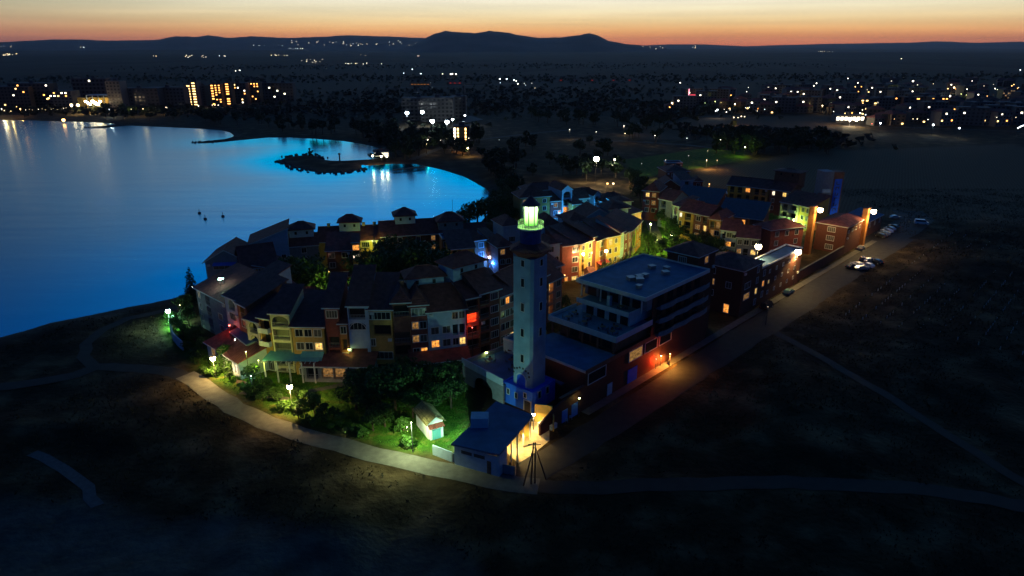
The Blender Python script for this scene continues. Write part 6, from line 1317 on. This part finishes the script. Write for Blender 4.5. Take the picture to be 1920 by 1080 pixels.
# glowing stage
ST_ = thing('stage_pavilion', 'brightly floodlit open pavilion glowing yellow on the left shore', 'pavilion', tuple(G(180, 206))); obj('floor', MB().box(-26, 24, -2, 14, 0, 1), concrete, ST_); obj('roof', MB().box(-8, 24, 0, 14, 15, 15.6), white, ST_)
obj('back_wall', MB().box(-26, 24, 13, 14, 1, 12), yellow, ST_)
for i in range(6): obj('column', MB().box(-8 + i * 6.2, -7.4 + i * 6.2, 0, .6, 1, 15), white, ST_)
for i in range(9):
    x = 160 + i * 4.6 if i < 7 else 134 + (i - 7) * 12
    lamp(x, 190 + (i % 3) * 2.6 if i < 7 else 197, 9, 'warm', 9000 if i % 2 == 0 else 0, 1.1 + .5 * (i in (3, 4, 5)), 'floodlight in the cluster of the glowing shore pavilion', group='floodlights of the shore pavilion', glow=40)
# lamps: (x, y, colour, radius, glow)
def far_lamps(L, lab, grp, z=7, w=0):
    for k_ in L:
        x, y, c_, r_ = k_[:4]; wt = k_[4] if len(k_) > 4 else w
        lamp(x, y, z, c_, wt * .35, r_ * .5, lab, group=grp, glow=10 if r_ > 1 else 5)
far_lamps([(20, 208, 'warm', .5, 3000), (48, 206, 'white', .4), (55, 205, 'warm', .3), (61, 206, 'warm', .3), (72, 205, 'white', .5), (79, 204, 'warm', .3), (85, 206, 'warm', .3), (96, 205, 'warm', .3), (100, 203, 'warm', .3), (108, 205, 'warm', .3), (119, 203, 'white', .5), (124, 202, 'warm', .35), (134, 201, 'warm', .5), (3, 204, 'white', .9, 5000), (8, 207, 'warm', .7, 3000)], 'small promenade lamp along the left shore', 'promenade lamps on the left shore')
far_lamps([(38, 204, 'orange', 1.1, 4000), (31, 200, 'orange', .8), (113, 181, 'orange', .9), (204, 206, 'cool', 1.3, 6000)], 'larger shore lamp among the left hotels', 'large lamps of the left hotels')
far_lamps([(246, 205, 'warm', .8, 3000), (268, 204, 'warm', .8, 3000), (291, 202, 'warm', .8, 3000), (311, 201, 'warm', .8, 3000), (313, 202, 'white', .5)], 'one of the row of round orange coast lamps', 'row of coast lamps right of the pale tower')
far_lamps([(372, 198, 'white', 1.0, 3000), (398, 197, 'white', .7), (403, 197, 'white', .8, 2000), (409, 197, 'white', .7)], 'white ground lamp before the orange-lit hotels', 'ground lamps of the lit hotels')
# construction site
for i, (lb, x, y, w, h, cl, fl) in enumerate([('unfinished concrete building with open floors, left of the site', 785, 226, 30, 20, 8, 6), ('unfinished concrete building with open floors, middle of the site', 820, 228, 30, 21, 8, 6), ('unfinished slim building with pale panels at the site', 860, 222, 14, 20, 4, 6)]):
    T = far_block(lb, x, y, w, 14, h, farw[0], 0, cl, fl, None)
    sb = MB()
    for f_ in range(fl): sb.box(-w / 2 - .6, w / 2 + .6, -1.4, -.13, .2 + f_ * (h / fl), .5 + f_ * (h / fl))
    stuff(obj('floor_slabs', sb, farw[2], T))
for x, y, lb in ((765.5, 210, 'left upper white site floodlight'), (794, 208.5, 'brightest upper white site floodlight'), (812.5, 225, 'left lower white site floodlight'), (840, 226.5, 'right lower white site floodlight'), (850, 222, 'small white site lamp at the right')):
    lamp(x, y, 12, 'cool', 4500 if x != 850 else 1500, 1.5 if x != 850 else .9, lb + ' at the unfinished buildings', glow=40, off=(0, -8))
lamp(872, 216, 12, 'cool', 0, .7, 'small cyan lamp on the pale panelled site building', glow=15, off=(0, -2)); lamp(869, 229, 3, 'cool', 9000, .8, 'ground lamp lighting the gravel right of the site', glow=20)
CR = thing('tower_crane', 'thin dark tower crane standing over the building site', 'crane', tuple(G(871, 222))); obj('mast', MB().bar((0, 0, 0), (0, 0, 34), .6, 4), dark, CR); obj('jib', MB().bar((-8, 0, 31), (26, 0, 32), .4, 4), dark, CR)
struct(obj('gravel_yard', MB().prism([tuple(G(*p))[:2] for p in ((868, 231), (906, 224), (882, 217), (866, 222))], -.1, .07), concrete))
# lit block near the bay head
T = far_block('small building with bright yellow stairwell left of centre far shore', 866, 276, 11, 9, 14, farw[1], 0, 4, 4, None)
for i in range(5): obj('lit_window', pane_mesh(1.4, 1.8, litf[1]), None, T, (-4.6, -.2, 1.2 + i * 2.5)); obj('lit_window', pane_mesh(1.0, 1.8, litf[0]), None, T, (-2.4, -.2, 1.2 + i * 2.5)); obj('lit_window', pane_mesh(1.0, 1.8, litf[0]), None, T, (2.8, -.2, 1.2 + i * 2.5))
obj('lit_wall_panel', MB().box(-1.6, 2.1, -.2, -.1, 1, 13.5), ochre, T)
lamp(859, 274, 4, 'orange', 1500, .6, 'orange-red lamp at the foot of the yellow stairwell building', glow=20, off=(0, -2)); lamp(872, 276, 5, 'warm', 2500, .5, 'warm yard lamp before the yellow stairwell building', glow=20, off=(2, -4))
far_lamps([(879, 253, 'white', .45), (879, 259, 'white', .45), (879, 265, 'white', .45)], 'white lamp in the vertical trio beside the stairwell building', 'vertical trio of white lamps', z=8)
far_lamps([(802, 262, 'white', .7, 1500), (826, 263, 'white', .35), (782, 271, 'green', .5, 600), (786, 269, 'green', .3), (800, 270, 'warm', .3, 900), (936, 262, 'white', .3), (1068, 243, 'white', .6, 2500), (1118, 247, 'white', .5, 800), (1172, 250, 'warm', .6, 1500), (1228, 254, 'white', .6, 900), (1288, 259, 'white', .5, 600), (1351, 262, 'white', .6, 900), (1291, 292, 'white', .25), (1203, 307, 'white', .25), (1248, 300, 'white', .3, 300), (1327, 282, 'warm', .2, 900), (1170, 236, 'white', .7, 2500), (1345, 300, 'warm', .2, 900)], 'street lamp along the dark coast road behind the resort', 'lamps of the coast road')
lamp(1397, 276, 6, 'lime', 1500, .3, 'lime lamp lighting a round tree by the coast road', glow=20); tree('tree', 2, leaf2, 1399, 281, 1.6, 'round tree glowing yellow-green by the coast road')
lamp(1245, 318, 6, 'lime', 3500, .2, 'yellow lamp over the lit grass verge behind the right cluster', glow=10); lamp(1200, 333, 4, 'warm', 2500, .2, 'yellow lamp at the left end of the lit verge', glow=10); lamp(1325, 300, 5, 'warm', 3500, .2, 'yellow lamp at the right end of the lit verge', glow=10); lamp(1330, 345, 6, 'orange', 1500, .2, 'dim orange lamp over the gravel between the back blocks', glow=8)
# far town right: houses
r = random.Random(3); TH = []
for v in range(5):
    w, d, h = ((11, 9, 6.5), (14, 10, 9.5), (18, 11, 12), (9, 9, 6), (24, 12, 15))[v]
    T = far_block('dim town house among the far lights on the right', 1500, 200, w, d, h, farw[v % 4], .12, (3, 4, 5, 3, 7)[v], (2, 3, 4, 2, 5)[v], None, group='houses of the far right town', name='town_house', rf=(2.5, 2.6, 2.4, 2.2, None)[v], seed=v * 11, cat='house', wsz=(.45, .4)); TH.append(T)
spots = []
rows = [(1250, 1620, 183, 214, 46), (1590, 1960, 160, 225, 80), (1430, 1600, 176, 190, 16), (1640, 1960, 222, 238, 26)]
for (xa, xb, ya, yb, n_) in rows:
    for i in range(n_): spots.append((r.uniform(xa, xb), r.uniform(ya, yb)))
for i, (x, y) in enumerate(spots):
    p = G(x, y); z, _, _ = full_height(np.array([p.x]), np.array([p.y])); q = (p.x, p.y, max(float(z[0]), 0))
    if i < 5: TH[i].location = q; TH[i].rotation_euler[2] = r.uniform(-.5, .5); continue
    dup(TH[i % 5], q, r.uniform(-.6, .6), label='dim town house among the far lights on the right')
town = [(1260, 193, 'warm', 1.6, 4000), (1275.6, 155, 'white', 1.2), (1304, 180, 'warm', 1.8, 6000), (1310, 178, 'orange', 1.1), (1318, 178, 'lime', 1.1), (1324, 174, 'cool', 1.0), (1341, 174, 'warm', .9), (1355, 168, 'warm', .9), (1358.5, 170, 'white', 1.3), (1403.5, 164, 'white', .9), (1400, 172, 'white', 1.0), (1483, 170, 'white', 1.8, 5000), (1531, 156, 'white', 1.6), (1526, 161, 'white', 1.3), (1534, 174, 'white', 1.2), (1579, 176, 'white', 1.1), (1590, 147, 'white', 1.3), (1389, 186, 'white', .8), (1341, 190, 'lime', .9, 3000), (1378, 195, 'warm', 1.3, 4000), (1419, 190, 'warm', 1.1, 5000), (1428, 187, 'warm', 1.2, 5000), (1441, 186, 'warm', 1.3, 6000), (1447, 184, 'warm', .8), (1456, 182, 'warm', 1.1, 5000), (1465, 180, 'warm', 1.2, 3000), (1345, 206, 'cool', 1.5, 3000), (1342, 208, 'cool', 1.0), (1369, 206, 'white', .6), (1362, 210, 'white', .9), (1358, 205, 'white', .5), (1376, 220, 'warm', .9, 3000), (1384, 220.5, 'warm', .8), (1390, 218, 'warm', 1.0, 3000), (1396, 218.5, 'warm', .9), (1420, 208, 'white', .6), (1434, 205, 'cool', .6), (1470, 194, 'warm', .8), (1531, 193, 'warm', .8, 3000), (1542, 198, 'warm', 1.1, 3000), (1560, 186, 'white', .6), (1559, 192, 'lime', .6), (1563, 209, 'white', .7), (1398, 202, 'cool', .6), (1405, 201, 'cool', .6), (1322, 193, 'green', .5), (1304, 191, 'warm', .6),
        (1712, 152, 'white', 2.6, 9000), (1666, 157, 'warm', .9), (1669, 158, 'warm', 1.0), (1626, 164, 'warm', .9), (1626, 168, 'warm', .7), (1672, 175, 'cool', .9), (1736, 165, 'cool', .9), (1750, 157, 'warm', .7), (1783, 157, 'white', 1.0), (1789, 164, 'warm', 2.0, 9000), (1776, 170, 'white', 1.5, 6000), (1781, 180, 'white', 2.0, 9000), (1766, 182, 'cool', 1.2, 4000), (1802, 176, 'lime', .8, 8000), (1812, 178, 'lime', .6, 6000), (1825, 181, 'white', 1.1), (1845, 161, 'white', .7), (1845, 165, 'white', .8), (1866, 166, 'white', 1.2), (1870, 168, 'white', .8), (1863, 158, 'white', .6), (1906, 175, 'white', 1.1), (1897, 178, 'white', 1.1), (1910, 164, 'cool', .6), (1630, 182, 'white', 1.5, 5000), (1640, 185, 'warm', 1.2, 6000), (1634, 188, 'lime', .5, 3000), (1710, 192, 'warm', 1.1, 3000), (1716, 185, 'warm', .7), (1613, 212, 'white', 1.2), (1623, 215, 'cool', .9), (1617, 206, 'warm', .9), (1749, 185, 'warm', .9, 2000), (1651, 231, 'cool', 1.3, 4000), (1750, 234, 'cool', 1.5, 5000), (1799, 240, 'cool', 1.2, 2500), (1869, 220, 'white', .6), (1702, 199, 'white', .6), (1837, 188, 'warm', .8), (1777, 186, 'warm', .6), (1918, 188, 'warm', .9), (1702, 175, 'warm', .5), (1905, 220, 'warm', .5), (1720, 223, 'warm', .8), (1740, 224, 'white', .7), (1712, 223, 'warm', .6), (1677, 223, 'orange', .5), (1635, 232, 'red', .7), (1642, 215, 'warm', .4)]
far_lamps([t_ for t_ in town], 'town street lamp among the far right houses', 'street lamps of the far right town', z=8)
far_lamps([(1912, 238, 'cool', 1.0), (1915, 236.5, 'cool', 1.0), (1918, 235.5, 'cool', 1.0), (1921, 234.5, 'cool', 1.0), (1909, 240, 'cool', 1.0)], 'blue-white lamp in the slanting string at the right edge', 'slanting string of lamps', z=7)
for i, (x, y, n_, m_, lb) in enumerate([(1593, 229, 7, 1, 'long glowing white shopfront building at the town edge'), (1758, 208, 5, 2, 'town building with stacked orange windows'), (1736, 206, 4, 1, 'town building with pale double windows'), (1680, 207, 4, 2, 'town building with row of faint orange windows'), (1707, 208, 3, 2, 'town building with amber pair windows'), (1834, 216, 3, 2, 'town building with one orange window near the edge'), (1890, 190, 6, 3, 'town building with striped pale floors'), (1626, 212, 4, 0, 'tall town building with dotted yellow windows'), (1690, 226, 6, 0, 'low town building with dotted lights at the field edge')]):
    T = far_block(lb, x, y, 26 if i == 0 else 18, 10, 6 if i in (0, 8) else 14, farw[2 if i in (0, 6) else 3], .35 if i else 1.0, n_, 1 if i in (0,) else (2 if i == 8 else 5), litf[m_], seed=i, wsz=(.7, .5) if i in (0,) else (.5, .4))
lamp(1588, 222, 6, 'white', 9000, 1.6, 'white lamp on the left end of the glowing shopfront', glow=30, off=(0, -6)); lamp(1600, 223, 6, 'warm', 6000, 1.3, 'warm lamp on the right end of the glowing shopfront', glow=30, off=(0, -6))
SG = thing('sign_mast', 'pink-red lit roadside sign shaped like a bent stroke far right of centre', 'sign', tuple(G(1290, 190))); q = MB().box(-.8, .8, 0, .6, 4, 15).box(-3, -.8, 0, .6, 11, 12.6); obj('post', MB().bar((0, .3, 0), (0, .3, 4), .5, 6), dark, SG); obj('sign_face', q, emis('sign_pink', (1, .3, .4), 3, sample=False), SG)
obj('sign_band', MB().box(2, 14, 0, .5, 7, 8), emis('sign_red', (1, .08, .12), 2.0, sample=False), SG)
# farther lights over the plain
pl = [(830, 138.5, 'white', 1.3), (845, 138.5, 'white', 2.4), (848, 138.5, 'white', 2.6), (855, 139, 'white', 2.4), (773, 130, 'cool', 1.8), (789, 138, 'cool', 1.6), (757, 137, 'cool', 1.2), (937, 148, 'cool', 2.0), (950, 148, 'cool', 2.0), (964, 150, 'cool', 1.6), (968, 152, 'white', 1.6), (938, 155, 'cool', 1.0), (971, 157, 'white', 1.6), (1275, 155, 'white', 1.2), (1690, 110, 'warm', 2.6), (1913, 131, 'cool', 1.8), (1003, 165, 'warm', .8), (534, 162, 'white', 1.6), (540, 162, 'white', .9)]
far_lamps(pl, 'lone lamp on the wide dark plain', 'lone lamps of the plain', z=8)
far_lamps([(785, 206, 'white', .01)][:0], '', '')
villages = [(545, 780, 76, 86, 34, 3.4, 'white'), (470, 545, 84, 86, 6, 2.6, 'cool'), (542, 578, 90.5, 91.5, 9, 2.8, 'cool'), (335, 392, 105, 109, 10, 2.4, 'white'), (408, 425, 105, 108, 4, 2.0, 'white'), (288, 294, 105, 107, 2, 2.6, 'white'), (508, 544, 102, 104, 9, 2.2, 'warm'), (560, 605, 110, 118, 12, 1.6, 'white'), (640, 720, 118, 121, 10, 1.4, 'white'), (0, 34, 101, 105, 12, 3.2, 'warm'), (151, 163, 88, 89, 4, 2.8, 'cool'), (0, 25, 85, 88, 4, 2.6, 'cool'), (1205, 1245, 86, 96, 12, 2.6, 'white'), (1290, 1305, 85, 90, 3, 3.0, 'warm'), (1530, 1575, 97, 101, 7, 2.0, 'white'), (670, 685, 102, 104, 2, 1.5, 'warm'), (780, 790, 104, 106, 3, 2.2, 'orange'), (440, 452, 131, 133, 3, 1.4, 'white'), (980, 1000, 155, 160, 3, 1.0, 'white')]
r = random.Random(12); vl = []
for (xa, xb, ya, yb, n_, rad, c_) in villages:
    for i in range(n_): vl.append((r.uniform(xa, xb), r.uniform(ya, yb) + (0 if yb - ya < 5 else 0), c_ if r.random() < .7 else r.choice(['white', 'warm', 'cool']), rad * r.uniform(.3, .8)))
for (x, y, c_, rad) in vl:
    if y < 92: y = max(y, 76); d_ = 7600 if y < 85 else 6200; p = AT(x, y, d_)
    else: p = G(x, y, 8)
    z, _, _ = full_height(np.array([p.x]), np.array([p.y])); bz = float(z[0]) if y >= 92 else p.z - 8
    lamp(0, 0, bz + 8, c_, 0, rad, 'tiny lamp of the distant villages under the hills', group='lamps of the distant villages', glow=5, name='village_lamp', wp=Vector((p.x, p.y, bz + 8)), base=bz)
# lit road streak vehicles: a string of tail and head lamps on the far highway
hw = struct(strip('highway', W([(700, 166), (900, 160), (1050, 153), (1300, 152), (1600, 152), (1960, 150)]), 10, asphalt, .3, step=60))
for i in range(14):
    x = [773, 779, 785, 791, 797, 803, 845, 853, 862, 1052, 1080, 1110, 1150, 1180][i]; y = 160.5 if i < 6 else (158 if i < 9 else 152.8)
    p = G(x, y); T = thing('lorry', 'tiny lit vehicle on the distant highway', 'vehicle', (p.x, p.y, .5), .0, 'vehicles on the distant highway'); obj('body', MB().box(-4.5, 4.5, -1.2, 1.2, .6, 3.6), farw[2], T)
    obj('side_lights', MB().box(-1.5, 1.5, -1.45, -1.25, 1.5, 1.9), LIT['2'] if i < 6 else LIT['4'], T)

# ------------------------------------------------------------ evening haze
hz = MB().box(-19500, 30000, -600, 27500, -60, 330)
hm = bpy.data.materials.new('haze'); hm.use_nodes = True; n = hm.node_tree.nodes; l = hm.node_tree.links; n.remove(n['Principled BSDF'])
pv = n.new('ShaderNodeVolumePrincipled'); pv.inputs['Color'].default_value = (.75, .8, .9, 1); pv.inputs['Density'].default_value = .000026; pv.inputs['Anisotropy'].default_value = .5
l.new(pv.outputs[0], n['Material Output'].inputs['Volume'])
stuff(obj('haze', hz, hm), 'thin evening haze lying over the plain and the far hills', 'haze')
